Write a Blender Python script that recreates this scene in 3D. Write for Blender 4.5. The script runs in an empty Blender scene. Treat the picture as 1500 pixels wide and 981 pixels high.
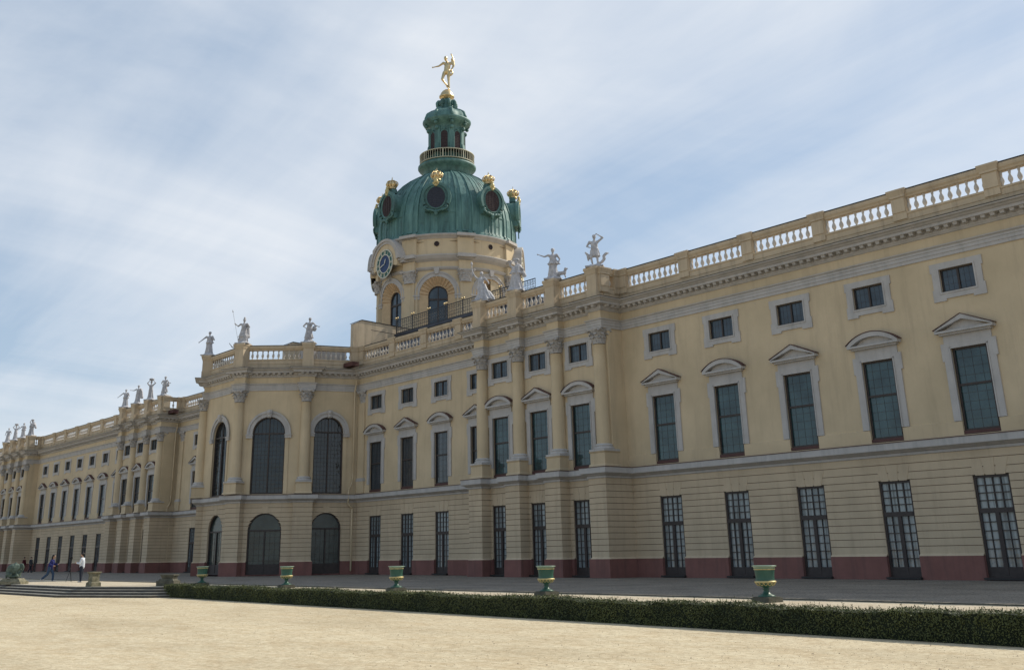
import bpy, bmesh, math, random
from math import sin, cos, pi, radians as R, hypot, atan2, sqrt
from mathutils import Vector, Matrix
random.seed(7)
SC = bpy.context.scene
COL = SC.collection

# ------------------------------------------------------------------ helpers
class MB:
    def __init__(s): s.v=[]; s.f=[]; s.m=[]; s.s=[]
    def add(s, vs, fs, mi=0, sm=False, M=None):
        o=len(s.v)
        for p in vs:
            p=Vector(p)
            if M is not None: p=M@p
            s.v.append(tuple(p))
        for f in fs:
            s.f.append(tuple(i+o for i in f)); s.m.append(mi); s.s.append(sm)
    def quad(s,a,b,c,d,mi=0): s.add([a,b,c,d],[(0,1,2,3)],mi)
    def box(s,x0,x1,y0,y1,z0,z1,mi=0,M=None):
        v=[(x0,y0,z0),(x1,y0,z0),(x1,y1,z0),(x0,y1,z0),(x0,y0,z1),(x1,y0,z1),(x1,y1,z1),(x0,y1,z1)]
        s.add(v,[(0,3,2,1),(4,5,6,7),(0,1,5,4),(1,2,6,5),(2,3,7,6),(3,0,4,7)],mi,M=M)
    def taper(s,cx,cy,z0,z1,a0,b0,a1,b1,mi=0,M=None):
        v=[(cx-a0,cy-b0,z0),(cx+a0,cy-b0,z0),(cx+a0,cy+b0,z0),(cx-a0,cy+b0,z0),(cx-a1,cy-b1,z1),(cx+a1,cy-b1,z1),(cx+a1,cy+b1,z1),(cx-a1,cy+b1,z1)]
        s.add(v,[(0,3,2,1),(4,5,6,7),(0,1,5,4),(1,2,6,5),(2,3,7,6),(3,0,4,7)],mi,M=M)
    def lathe(s,prof,n=24,mi=0,M=None,sm=True,a0=0,a1=2*pi,mod=None,caps=True):
        full=abs(a1-a0-2*pi)<1e-6; k=n if full else n+1
        v=[];f=[]
        for (r,z) in prof:
            for i in range(k):
                a=a0+(a1-a0)*i/n; rr=r*(mod(a,z) if mod else 1)
                v.append((rr*cos(a),rr*sin(a),z))
        for j in range(len(prof)-1):
            for i in range(n):
                i2=(i+1)%k
                f.append((j*k+i,j*k+i2,(j+1)*k+i2,(j+1)*k+i))
        s.add(v,f,mi,sm,M)
        if full and caps:
            if prof[0][0]>1e-4: s.add(v[:k],[tuple(range(k))[::-1]],mi,False,M)
            if prof[-1][0]>1e-4: s.add(v[-k:],[tuple(range(k))],mi,False,M)
    def cap(s,p,q,r0,r1,n=8,mi=0,M=None,rings=3):
        p=Vector(p);q=Vector(q);d=q-p;L=d.length
        if L<1e-6: d=Vector((0,0,1));L=1e-6
        z=d.normalized(); x=z.orthogonal().normalized(); y=z.cross(x)
        pr=[]
        for i in range(rings+1):
            a=-pi/2+pi/2*i/rings; pr.append((r0*cos(a),r0*sin(a)))
        for i in range(rings+1):
            a=pi/2*i/rings; pr.append((r1*cos(a),L+r1*sin(a)))
        pr[0]=(0.0005,pr[0][1]); pr[-1]=(0.0005,pr[-1][1])
        v=[];f=[]
        for (r,h) in pr:
            for i in range(n):
                a=2*pi*i/n; v.append(p+z*h+(x*cos(a)+y*sin(a))*r)
        for j in range(len(pr)-1):
            for i in range(n): f.append((j*n+i,j*n+(i+1)%n,(j+1)*n+(i+1)%n,(j+1)*n+i))
        f.append(tuple(range(n))[::-1]); f.append(tuple(range((len(pr)-1)*n,len(pr)*n)))
        s.add(v,f,mi,True,M)
    def ell(s,c,r,n=12,mi=0,M=None):
        v=[];f=[];m=n//2
        for j in range(m+1):
            t=-pi/2+pi*j/m
            for i in range(n):
                a=2*pi*i/n; cr=max(cos(t),.001); v.append((c[0]+r[0]*cr*cos(a),c[1]+r[1]*cr*sin(a),c[2]+r[2]*sin(t)))
        for j in range(m):
            for i in range(n): f.append((j*n+i,j*n+(i+1)%n,(j+1)*n+(i+1)%n,(j+1)*n+i))
        f.append(tuple(range(n))[::-1]); f.append(tuple(range(m*n,(m+1)*n)))
        s.add(v,f,mi,True,M)
    def tube(s,pts,r,n=6,mi=0,M=None):
        for a,b in zip(pts,pts[1:]): s.cap(a,b,r,r,n,mi,M,1)
    def mesh(s,name):
        me=bpy.data.meshes.new(name); me.from_pydata(s.v,[],s.f)
        me.polygons.foreach_set('material_index',s.m); me.polygons.foreach_set('use_smooth',s.s); me.update(); return me
    def build(s,name,mats,parent=None,loc=None,rz=0):
        me=s.mesh(name)
        for m in (mats if isinstance(mats,(list,tuple)) else [mats]): me.materials.append(m)
        return link(name,me,parent,loc,rz)
def link(name,me,parent=None,loc=None,rz=0):
    o=bpy.data.objects.new(name,me); COL.objects.link(o)
    if loc is not None: o.location=loc
    if rz: o.rotation_euler.z=rz
    if parent is not None: o.parent=parent
    return o
def tag(o,label=None,cat=None,group=None,kind=None):
    if label: o['label']=label
    if cat: o['category']=cat
    if group: o['group']=group
    if kind: o['kind']=kind
    return o
def empty(name,loc,rz=0):
    o=bpy.data.objects.new(name,None); COL.objects.link(o); o.location=loc; o.rotation_euler.z=rz; o.empty_display_size=.3; return o
def copy_tree(o,parent=None):
    c=o.copy(); COL.objects.link(c); c.parent=parent
    for ch in list(KIDS.get(o.name,[])):
        copy_tree(ch,c)
    return c
KIDS={}
def kid(par,ch): KIDS.setdefault(par.name,[]).append(ch); return ch

# ------------------------------------------------------------------ materials
def newmat(name):
    m=bpy.data.materials.new(name); m.use_nodes=True; nt=m.node_tree; b=nt.nodes['Principled BSDF']; return m,nt,b
def N(nt,t,**k):
    n=nt.nodes.new(t)
    for a,v in k.items():
        if a in n.inputs: n.inputs[a].default_value=v
        else: setattr(n,a,v)
    return n
def mat(name,col,rough=.7,metal=0,var=.12,scale=1.5,bump=.0,bscale=30,stain=0,stcol=None,spec=.35,stretch=None,hue=None):
    m,nt,b=newmat(name); L=nt.links
    g=N(nt,'ShaderNodeNewGeometry')
    mp=N(nt,'ShaderNodeMapping'); L.new(g.outputs['Position'],mp.inputs['Vector'])
    if stretch: mp.inputs['Scale'].default_value=stretch
    n1=N(nt,'ShaderNodeTexNoise',Scale=scale,Detail=6.,Roughness=.6); L.new(mp.outputs[0],n1.inputs['Vector'])
    r=N(nt,'ShaderNodeValToRGB'); L.new(n1.outputs['Fac'],r.inputs['Fac'])
    c1=[max(0,c*(1-var)) for c in col]; c2=[min(1,c*(1+var)) for c in (hue or col)]
    r.color_ramp.elements[0].position=.3; r.color_ramp.elements[0].color=(*c1,1)
    r.color_ramp.elements[1].position=.7; r.color_ramp.elements[1].color=(*c2,1)
    out=r.outputs['Color']
    if stain:
        mp2=N(nt,'ShaderNodeMapping'); L.new(g.outputs['Position'],mp2.inputs['Vector']); mp2.inputs['Scale'].default_value=(1.6,1.6,.14)
        n2=N(nt,'ShaderNodeTexNoise',Scale=1.3,Detail=8.,Roughness=.7); L.new(mp2.outputs[0],n2.inputs['Vector'])
        r2=N(nt,'ShaderNodeValToRGB'); r2.color_ramp.elements[0].position=.5; r2.color_ramp.elements[1].position=.75
        r2.color_ramp.elements[0].color=(0,0,0,1); r2.color_ramp.elements[1].color=(stain,stain,stain,1)
        L.new(n2.outputs['Fac'],r2.inputs['Fac'])
        mx=N(nt,'ShaderNodeMix',data_type='RGBA'); L.new(r2.outputs['Color'],mx.inputs['Factor'])
        L.new(out,mx.inputs[6]); mx.inputs[7].default_value=(*(stcol or [c*.45 for c in col]),1); out=mx.outputs[2]
    L.new(out,b.inputs['Base Color'])
    b.inputs['Roughness'].default_value=rough; b.inputs['Metallic'].default_value=metal
    b.inputs['Specular IOR Level'].default_value=spec
    if bump:
        n3=N(nt,'ShaderNodeTexNoise',Scale=bscale,Detail=4.); L.new(g.outputs['Position'],n3.inputs['Vector'])
        bp=N(nt,'ShaderNodeBump',Strength=bump,Distance=.02); L.new(n3.outputs['Fac'],bp.inputs['Height']); L.new(bp.outputs[0],b.inputs['Normal'])
    return m
YEL=(.55,.44,.285)
M_wall=mat('wall_stucco',YEL,.85,var=.10,scale=.4,bump=.15,bscale=18,stain=.5,stcol=(.37,.29,.20),hue=(.57,.455,.30))
M_rust=mat('rusticated_stucco',(.54,.43,.295),.88,var=.12,scale=.45,bump=.2,bscale=18,stain=.5,stcol=(.33,.25,.17))
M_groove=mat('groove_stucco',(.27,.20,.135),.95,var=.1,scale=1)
M_trim=mat('grey_stone_trim',(.455,.43,.405),.8,var=.1,scale=1.2,bump=.15,bscale=25,stain=.5,stcol=(.21,.21,.2))
M_ttrim=mat('pale_grey_trim',(.44,.41,.38),.8,var=.1,scale=1.2,stain=.3,stcol=(.28,.26,.25))
M_cap=mat('capital_stone',(.40,.375,.35),.8,var=.25,scale=6,bump=.4,bscale=20)
M_red=mat('red_plinth',(.22,.10,.083),.85,var=.14,scale=.9,bump=.2,bscale=15,stain=.6,stcol=(.09,.06,.055))
M_flash=mat('red_brown_flashing',(.09,.04,.035),.6,var=.1)
M_parap=mat('parapet_stucco',(.51,.41,.285),.85,var=.1,scale=.8,bump=.15,bscale=15,stain=.75,stcol=(.25,.2,.15))
M_bal=mat('baluster_stone',(.52,.48,.43),.8,var=.16,scale=2.5,stain=.5,stcol=(.28,.26,.22))
M_slate=mat('dark_roof',(.045,.05,.065),.55,var=.2,scale=1.5)
M_flat=mat('flat_roof_lead',(.2,.2,.2),.7)
M_iron=mat('black_iron',(.02,.022,.025),.5)
M_sash=mat('brown_sash',(.05,.038,.034),.5,var=.2,scale=4)
M_ledge=mat('dark_sill',(.035,.03,.028),.6)
M_gold=mat('gilding',(.60,.46,.25),.38,metal=1,var=.2,scale=3)
M_goldp=mat('gold_paint',(.50,.41,.19),.45,metal=.3,var=.2,scale=12)
M_statue=mat('white_stone',(.44,.43,.44),.75,var=.25,scale=5,stain=.8,stcol=(.17,.17,.18),bump=.5,bscale=9)
M_green=mat('urn_green',(.036,.098,.070),.42,var=.15,scale=5,stain=.3,stcol=(.05,.1,.07))
M_lip=mat('urn_lip',(.22,.30,.22),.4,var=.1)
M_dkst=mat('dark_stone',(.10,.095,.07),.85,var=.3,scale=4,bump=.4)
M_mossst=mat('mossy_stone',(.15,.15,.09),.9,var=.4,scale=5,bump=.6,bscale=12,hue=(.19,.17,.12))
M_patina=mat('verdigris_stone',(.075,.105,.085),.75,var=.35,scale=5,bump=.5,bscale=12)
M_niche=mat('niche_ochre',(.56,.41,.25),.85,var=.12,scale=2)
M_dkpane=mat('dark_pane',(.028,.03,.042),.4,var=.2,scale=4)
M_pale=mat('clock_numeral_paint',(.62,.60,.50),.5,var=.05)
M_shell=mat('shell_flutes',(.57,.40,.24),.85,var=.12,scale=2)
M_clock=mat('clock_blue',(.012,.03,.10),.35,var=.1)
M_clockr=mat('clock_green',(.03,.10,.075),.4,var=.1)
M_louv=mat('red_louvre',(.042,.028,.030),.7,var=.3,scale=6)
M_rail=mat('pale_rail',(.42,.40,.30),.6)
# copper
def copper():
    m,nt,b=newmat('verdigris_copper'); L=nt.links
    g=N(nt,'ShaderNodeNewGeometry'); mp=N(nt,'ShaderNodeMapping'); mp.inputs['Scale'].default_value=(1.2,1.2,.22); L.new(g.outputs['Position'],mp.inputs['Vector'])
    n=N(nt,'ShaderNodeTexNoise',Scale=1.3,Detail=7.,Roughness=.65); L.new(mp.outputs[0],n.inputs['Vector'])
    r=N(nt,'ShaderNodeValToRGB'); e=r.color_ramp.elements; e[0].position=.3; e[0].color=(.040,.085,.080,1); e[1].position=.74; e[1].color=(.14,.27,.245,1)
    k=e.new(.5); k.color=(.075,.165,.152,1)
    L.new(n.outputs['Fac'],r.inputs['Fac']); L.new(r.outputs['Color'],b.inputs['Base Color'])
    b.inputs['Roughness'].default_value=.58; b.inputs['Metallic'].default_value=.05; b.inputs['Specular IOR Level'].default_value=.4
    n2=N(nt,'ShaderNodeTexNoise',Scale=3.,Detail=3.); L.new(g.outputs['Position'],n2.inputs['Vector'])
    bp=N(nt,'ShaderNodeBump',Strength=.25,Distance=.05); L.new(n2.outputs['Fac'],bp.inputs['Height']); L.new(bp.outputs[0],b.inputs['Normal'])
    return m
M_cu=copper()
def glass(name,col,rough=.06,lattice=None,lcol=(.02,.02,.022),lw=.06,wob=.03,curt=None):
    m,nt,b=newmat(name); L=nt.links
    tc=N(nt,'ShaderNodeTexCoord'); g=N(nt,'ShaderNodeNewGeometry')
    n=N(nt,'ShaderNodeTexNoise',Scale=.9,Detail=4.); L.new(g.outputs['Position'],n.inputs['Vector'])
    r=N(nt,'ShaderNodeValToRGB'); r.color_ramp.elements[0].position=.35; r.color_ramp.elements[1].position=.7
    r.color_ramp.elements[0].color=(*[c*.6 for c in col],1); r.color_ramp.elements[1].color=(*[c*1.35 for c in col],1)
    L.new(n.outputs['Fac'],r.inputs['Fac']); out=r.outputs['Color']
    if curt:   # folded curtain behind the glass
        mpc=N(nt,'ShaderNodeMapping'); mpc.inputs['Scale'].default_value=(7,7,.25); L.new(g.outputs['Position'],mpc.inputs['Vector'])
        nc=N(nt,'ShaderNodeTexNoise',Scale=1.,Detail=3.); L.new(mpc.outputs[0],nc.inputs['Vector'])
        rc=N(nt,'ShaderNodeValToRGB'); rc.color_ramp.elements[0].position=.38; rc.color_ramp.elements[1].position=.62; L.new(nc.outputs['Fac'],rc.inputs['Fac'])
        mx=N(nt,'ShaderNodeMix',data_type='RGBA'); L.new(rc.outputs['Color'],mx.inputs['Factor']); L.new(out,mx.inputs[6]); mx.inputs[7].default_value=(*curt,1); out=mx.outputs[2]
    L.new(out,b.inputs['Base Color'])
    b.inputs['Roughness'].default_value=rough; b.inputs['Specular IOR Level'].default_value=.6
    n2=N(nt,'ShaderNodeTexNoise',Scale=2.2,Detail=2.); L.new(g.outputs['Position'],n2.inputs['Vector'])
    bp=N(nt,'ShaderNodeBump',Strength=.25,Distance=wob); L.new(n2.outputs['Fac'],bp.inputs['Height']); L.new(bp.outputs[0],b.inputs['Normal'])
    return m
G_tall=glass('teal_glass',(.042,.078,.082))
G_tallb=glass('dark_glass',(.042,.050,.055),curt=(.07,.075,.08))
G_small=glass('grey_blue_glass',(.045,.062,.075))
G_low=glass('curtained_glass',(.13,.15,.155),curt=(.30,.33,.33))
G_arch=glass('arched_dark_glass',(.022,.028,.031),wob=.06)  # no curtain; mottled noise in the base colour stands in for reflections
G_door=glass('green_door_glass',(.035,.050,.045),rough=.2)

# ------------------------------------------------------------------ wall building
class Seg:
    """straight wall piece a->b, outside on the left of the walking direction"""
    def __init__(s,a,b):
        s.a=a; s.b=b; dx,dy=b[0]-a[0],b[1]-a[1]; s.L=hypot(dx,dy); s.u=(dx/s.L,dy/s.L); s.n=(-s.u[1],s.u[0]); s.step=None
    def P(s,u,z,d=0): return (s.a[0]+s.u[0]*u+s.n[0]*d, s.a[1]+s.u[1]*u+s.n[1]*d, z)
    def rz(s,u=0): return atan2(-s.u[1],-s.u[0])
class Cyl:
    """round wall; u runs clockwise seen from above starting at angle 0"""
    def __init__(s,c,r): s.c=c; s.r=r; s.L=2*pi*r; s.step=.55
    def P(s,u,z,d=0):
        a=-u/s.r; return (s.c[0]+(s.r+d)*cos(a), s.c[1]+(s.r+d)*sin(a), z)
    def rz(s,u): return -u/s.r+pi/2
    def uof(s,ang): return (-ang*s.r)%s.L
def opening(u,w,z0,z1,arch=False): return dict(u0=u-w/2,u1=u+w/2,z0=z0,z1=z1,arch=arch,r=w/2)
def topz(o,u):
    if not o['arch']: return o['z1']
    x=u-(o['u0']+o['u1'])/2; return o['z1']-o['r']+sqrt(max(0,o['r']**2-x*x))
def breaks(sg,ops,n=14):
    b={0.,sg.L}
    for o in ops:
        if o['arch']:
            for i in range(n+1): b.add(o['u0']+(o['u1']-o['u0'])*(.5-.5*cos(pi*i/n)))
        else: b.add(o['u0']); b.add(o['u1'])
    b=sorted(x for x in b if -1e-6<=x<=sg.L+1e-6)
    if sg.step:
        o2=[]
        for p,q in zip(b,b[1:]):
            k=max(1,int((q-p)/sg.step+.5)); o2+= [p+(q-p)*i/k for i in range(k)]
        b=o2+[b[-1]]
    return [x for i,x in enumerate(b) if i==0 or x-b[i-1]>1e-5]
def wall(mb,sg,z0,z1,ops=(),d=0,mi=0,courses=None,g=.032,gd=.026,gmi=1,skipends=0):
    ops=[o for o in ops if o['z0']<z1 and o['z1']>z0]
    bs=breaks(sg,ops)
    rows=[(z0,z1)]
    if courses:
        zz=[z0]+[c for c in courses if z0<c<z1]+[z1]; rows=list(zip(zz,zz[1:]))
    for ua,ub in zip(bs,bs[1:]):
        um=(ua+ub)/2; hs_=sorted([o for o in ops if o['u0']<um<o['u1']],key=lambda o:o['z0'])
        def piece(za,zb,zc,zd,dd,m):  # bottom-left,bottom-right,top-right,top-left
            if zd-za<1e-4 and zc-zb<1e-4: return
            mb.quad(sg.P(ua,za,dd),sg.P(ua,max(zd,za),dd),sg.P(ub,max(zc,zb),dd),sg.P(ub,zb,dd),m)
        for (ra,rb) in rows:
            spans=[]; la=lb=ra
            for ho in hs_+[None]:
                if ho is None:
                    if rb>min(la,lb)+1e-5: spans.append((min(la,rb),min(lb,rb),rb,rb))
                    break
                e=min(rb,max(ho['z0'],ra))
                if e>max(la,lb)+1e-5: spans.append((la,lb,e,e))
                la=max(ra,topz(ho,ua),la) if ho['z0']<rb else la; lb=max(ra,topz(ho,ub),lb) if ho['z0']<rb else lb
                if ho['z0']>=rb: continue
            for (za,zb,zc,zd) in spans:
                if courses:
                    lo = g/2 if ra>z0+1e-5 else 0; hi = g/2 if rb<z1-1e-5 else 0
                    A=za+(lo if abs(za-ra)<1e-5 else 0); B=zb+(lo if abs(zb-ra)<1e-5 else 0)
                    T=zc-(hi if abs(zc-rb)<1e-5 else 0)
                    if T-A<.01 and T-B<.01: continue
                    piece(min(A,T),min(B,T),T,T,d,mi)
                    if hi: # groove: bevel in, back, bevel out
                        mb.quad(sg.P(ua,T,d),sg.P(ua,rb-g*.15,d-gd),sg.P(ub,rb-g*.15,d-gd),sg.P(ub,T,d),gmi)
                        mb.quad(sg.P(ua,rb-g*.15,d-gd),sg.P(ua,rb+g*.15,d-gd),sg.P(ub,rb+g*.15,d-gd),sg.P(ub,rb-g*.15,d-gd),gmi)
                        mb.quad(sg.P(ua,rb+g*.15,d-gd),sg.P(ua,rb+g/2,d),sg.P(ub,rb+g/2,d),sg.P(ub,rb+g*.15,d-gd),gmi)
                else: piece(za,zb,zc,zd,d,mi)
def reveal(mb,sg,o,dep,d=0,mi=0,zlo=None,zhi=None,splay=0):
    zb=max(o['z0'],zlo) if zlo is not None else o['z0']
    zt=o['z1']-(o['r'] if o['arch'] else 0); zt=min(zt,zhi) if zhi is not None else zt
    uc=(o['u0']+o['u1'])/2
    for u,sgn in ((o['u0'],1),(o['u1'],-1)):
        mb.quad(sg.P(u,zb,d),sg.P(u+sgn*splay,zb,d-dep),sg.P(u+sgn*splay,zt,d-dep),sg.P(u,zt,d),mi)
    if zhi is not None and zhi<o['z1']: pass
    elif o['arch']:
        n=16; zc=o['z1']-o['r']; r2=o['r']-splay
        for i in range(n):
            a,b=pi*i/n,pi*(i+1)/n
            mb.quad(sg.P(uc-o['r']*cos(a),zc+o['r']*sin(a),d),sg.P(uc-r2*cos(a),zc+r2*sin(a),d-dep),sg.P(uc-r2*cos(b),zc+r2*sin(b),d-dep),sg.P(uc-o['r']*cos(b),zc+o['r']*sin(b),d),mi)
    else: mb.quad(sg.P(o['u0'],o['z1'],d),sg.P(o['u0'],o['z1'],d-dep),sg.P(o['u1'],o['z1'],d-dep),sg.P(o['u1'],o['z1'],d),mi)
    if zlo is None or zlo<o['z0']: mb.quad(sg.P(o['u0'],zb,d),sg.P(o['u1'],zb,d),sg.P(o['u1'],zb,d-dep),sg.P(o['u0'],zb,d-dep),mi)
def sweep(mb,path,prof,mi=0,close=False,topmi=None):
    """mitred moulding along a plan path; prof = [(outward,z),...]"""
    n=len(path); ns=[]
    for a,b in zip(path,path[1:]):
        L=hypot(b[0]-a[0],b[1]-a[1]); ns.append((-(b[1]-a[1])/L,(b[0]-a[0])/L))
    ms=[]
    for i in range(n):
        if i==0: m=ns[0]
        elif i==n-1: m=ns[-1]
        else:
            p,q=ns[i-1],ns[i]; k=1+p[0]*q[0]+p[1]*q[1]; k=max(k,.25); m=((p[0]+q[0])/k,(p[1]+q[1])/k)
        ms.append(m)
    for i in range(n-1):
        for j,((d0,z0),(d1,z1)) in enumerate(zip(prof,prof[1:])):
            A=(path[i][0]+ms[i][0]*d0,path[i][1]+ms[i][1]*d0,z0); B=(path[i][0]+ms[i][0]*d1,path[i][1]+ms[i][1]*d1,z1)
            C=(path[i+1][0]+ms[i+1][0]*d1,path[i+1][1]+ms[i+1][1]*d1,z1); D=(path[i+1][0]+ms[i+1][0]*d0,path[i+1][1]+ms[i+1][1]*d0,z0)
            mb.quad(A,B,C,D,topmi if (topmi is not None and j==len(prof)-2) else mi)
    for i,rev in ((0,False),(n-1,True)):
        v=[(path[i][0]+ms[i][0]*d,path[i][1]+ms[i][1]*d,z) for d,z in prof]; f=tuple(range(len(v)))
        mb.add(v,[f if rev else f[::-1]],mi)

# ------------------------------------------------------------------ plan of the garden front
YW,YR=46.75,47.2
XR0=-5.0
RW=(-47.75,-51.58,-55.40)      # windows of a projecting bay group
RC=(-45.72,-49.55,-53.3,-57.08)  # its columns
def risalit(off,yback_right,yback_left):
    g=[(-45.0-off,yback_right)]; u=[(-45.0-off,yback_right),(-45.2-off,45.5),(-57.75-off,45.5),(-57.75-off,yback_left)]
    u[0]=(-45.2-off,yback_right); e=[(-45.2-off,yback_right),(-45.2-off,45.5)]
    for c in RC:
        g+=[(c+.69-off,45.3 if c!=RC[0] else 44.55)] if c!=RC[0] else []
        g+=[(c+.69-off if c!=RC[0] else -45.0-off,44.55),(c-.68-off,44.55)]
        if c!=RC[-1]: g+=[(c-.68-off,45.3)]
        if c==RC[-1]: g[-1]=(-57.75-off,44.55)
        e+=[(c+.53-off,45.5),(c+.53-off,45.02),(c-.53-off,45.02),(c-.53-off,45.5)]
    e=[p for p in e]; e[-1]=(-57.75-off,45.5) if False else e[-1]
    g+=[(-57.75-off,yback_left)]; e+=[(-57.75-off,45.5),(-57.75-off,yback_left)]
    if e[-3][0]<=e[-2][0]: e=e[:-3]+[(-57.68-off,44.93)]+e[-1:] if False else e
    return g,u,e
def clean(p):
    o=[p[0]]
    for q in p[1:]:
        if hypot(q[0]-o[-1][0],q[1]-o[-1][1])>.03: o.append(q)
    return o
C0,C1,C2,C3=(-75.9,YR),(-77.2,43.1),(-80.5,38.9),(-87.0,38.9)
C4,C5=(-90.3,43.1),(-91.6,YR)
PAV=[C0,C1,C2,C3,C4,C5]
def unit(a,b): L=hypot(b[0]-a[0],b[1]-a[1]); return ((b[0]-a[0])/L,(b[1]-a[1])/L)
def bis(i):
    u1=unit(PAV[i-1],PAV[i]); u2=unit(PAV[i],PAV[i+1]); n=(-u1[1]-u2[1],u1[0]+u2[0]); L=hypot(*n); return (n[0]/L,n[1]/L),u1,u2
def pavpath(w,p):
    out=[C0]
    for i in (1,2,3,4):
        m,u1,u2=bis(i); c=PAV[i]
        A=(c[0]-u1[0]*w,c[1]-u1[1]*w); B=(c[0]+u2[0]*w,c[1]+u2[1]*w)
        out+=[A,(A[0]+m[0]*p,A[1]+m[1]*p),(B[0]+m[0]*p,B[1]+m[1]*p),B] if p else [c]
    return out+[C5]
gR,uR,eR=risalit(0,YW,YR); gL,uL,eL=risalit(66.6,YR,YW); gF,uF,eF=risalit(113.4,YW,YW)
XEND=-182.0
def full(g0,pav,g1,g2): return clean([(XR0,YW)]+g0+pav+g1+g2+[(XEND,YW)])
PG=full(gR,pavpath(.78,.55),gL,gF); PU=full(uR,pavpath(.5,0),uL,uF); PE=full(eR,pavpath(.62,.5),eL,eF)
XS=0.0
WINX=[]  # (x, plane y)
for k in range(7): WINX.append((-14.66-4.585*k if k else -14.66,YW))
WINX=[(-42.17+4.585*k,YW) for k in range(7)]
WINX+=[(x,'R0') for x in RW]
WINX+=[(-59.97-4.38*k,YR) for k in range(4)]
WINX+=[(-106.84+4.30*k,YR) for k in range(4)]
WINX+=[(x-66.6,'R') for x in RW]
WINX+=[(x,YW) for x in (-127.8,-132.37,-137.0,-141.55,-146.12,-150.75,-155.3)]
WINX+=[(x-113.4,'R') for x in RW]
def ops_for(sg,level):
    o=[]
    if abs(sg.u[1])<1e-6 and sg.L>1.6:
        for x,_ in WINX:
            u=sg.a[0]-x
            if .75<u<sg.L-.75:
                if level=='g': o.append(opening(u,1.62,.12,4.28))
                if level=='u': o+= [opening(u,1.68,6.04,9.84),opening(u,1.66,12.42,13.5)]
    return o
PAVW={0:(2.4,2.40),1:(2.9,2.62),2:(3.25,2.62),3:(5.34-2.9,2.62),4:(4.3-2.4,2.40)}
def pav_index(sg):
    for i in range(5):
        a,b=PAV[i],PAV[i+1]; u=unit(a,b)
        if abs(sg.u[0]-u[0])<1e-3 and abs(sg.u[1]-u[1])<1e-3:
            t=(sg.a[0]-a[0])*u[0]+(sg.a[1]-a[1])*u[1]; e=abs((sg.a[0]-a[0])*u[1]-(sg.a[1]-a[1])*u[0])
            if e<.01 and sg.L>2.5 and -92<sg.a[0]<-75.8: return i,t
    return None
ROOT=empty('palace',(-84,YW,0))
tag(ROOT,'long pale yellow baroque palace front with grey trim, red plinth and balustraded roof line','palace')
OFF=Vector((84,-YW,0))
def part(mb,name,mats,parent=ROOT,off=True):
    o=mb.build(name,mats,parent)
    if off: o.location=OFF
    return o
COURSES=[1.42,1.74,2.06,2.38,2.70,3.02,3.34,3.66,3.98,4.30,4.64,5.02]
mg,mu,mp_,md=MB(),MB(),MB(),MB()
winlist=[]
for path,level in ((PG,'g'),(PU,'u')):
    for a,b in zip(path,path[1:]):
        sg=Seg(a,b); ops=ops_for(sg,level)
        pi_=pav_index(sg)
        if pi_:
            i,t=pi_; u,w=PAVW[i]; u-=t
            if level=='g': ops=[opening(u,w,.10,4.62,True)]
            else: ops=[opening(u,w,6.04,12.0,True)]
        for o in ops:
            winlist.append((sg,o,level,bool(pi_)))
        if level=='g':
            wall(mg,sg,1.08,5.42,ops,0,0,COURSES)
            wall(mp_,sg,0,1.0,ops,.12,0)
            for ua,ub in zip(breaks(sg,ops,1),breaks(sg,ops,1)[1:]):
                if any(o['u0']<(ua+ub)/2<o['u1'] for o in ops): continue
                mp_.quad(sg.P(ua,1.0,.12),sg.P(ua,1.10,.0),sg.P(ub,1.10,.0),sg.P(ub,1.0,.12),1)
            for o in ops:
                reveal(mg,sg,o,.34,0,0,zlo=1.0); 
                for u in (o['u0'],o['u1']): mp_.quad(sg.P(u,.0,.12),sg.P(u,.0,-.34),sg.P(u,1.04,-.34),sg.P(u,1.0,.12),0)
                mp_.quad(sg.P(o['u0'],o['z0'],.12),sg.P(o['u1'],o['z0'],.12),sg.P(o['u1'],o['z0'],-.34),sg.P(o['u0'],o['z0'],-.34),0)
                mp_.quad(sg.P(o['u0'],0,.12),sg.P(o['u0'],o['z0'],.12),sg.P(o['u1'],o['z0'],.12),sg.P(o['u1'],0,.12),0)
                # three proud voussoirs
                uc=(o['u0']+o['u1'])/2
                zt=o['z1']+(.0 if not o['arch'] else -.02)
                for k in (-1,0,1):
                    w0,w1=.20,.27; c0=uc+k*.46; c1=uc+k*.62
                    if o['arch'] and k: continue
                    vs=[sg.P(c0-w0,zt,.012),sg.P(c0+w0,zt,.012),sg.P(c1+w1,zt+.72,.012),sg.P(c1-w1,zt+.72,.012)]
                    vb=[sg.P(c0-w0,zt,-.03),sg.P(c0+w0,zt,-.03),sg.P(c1+w1,zt+.72,-.03),sg.P(c1-w1,zt+.72,-.03)]
                    mg.add(vs+vb,[(0,3,2,1),(0,1,5,4),(1,2,6,5),(2,3,7,6),(3,0,4,7)],0)
        else:
            wall(mu,sg,5.95,14.2,ops,0,0)
            for o in ops: reveal(mu,sg,o,.30,0,0)
            if not pi_ and sg.L>1.5:
                big=[o for o in ops if o['z0']<7]
                md=MB(); wall(md,sg,6.0,6.62,big,.055,0); wall(md,sg,6.0,6.03,[],.054,0)
                bb=breaks(sg,big)
                for ua,ub in zip(bb,bb[1:]):
                    if any(o['u0']<(ua+ub)/2<o['u1'] for o in big): continue
                    md.quad(sg.P(ua,6.62,.055),sg.P(ua,6.64,0),sg.P(ub,6.64,0),sg.P(ub,6.62,.055),0)
                    for uu in (ua,ub): md.quad(sg.P(uu,6.0,.055),sg.P(uu,6.62,.055),sg.P(uu,6.62,-.01),sg.P(uu,6.0,-.01),0)
                part(md,'dado_band',[M_wall])
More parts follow.
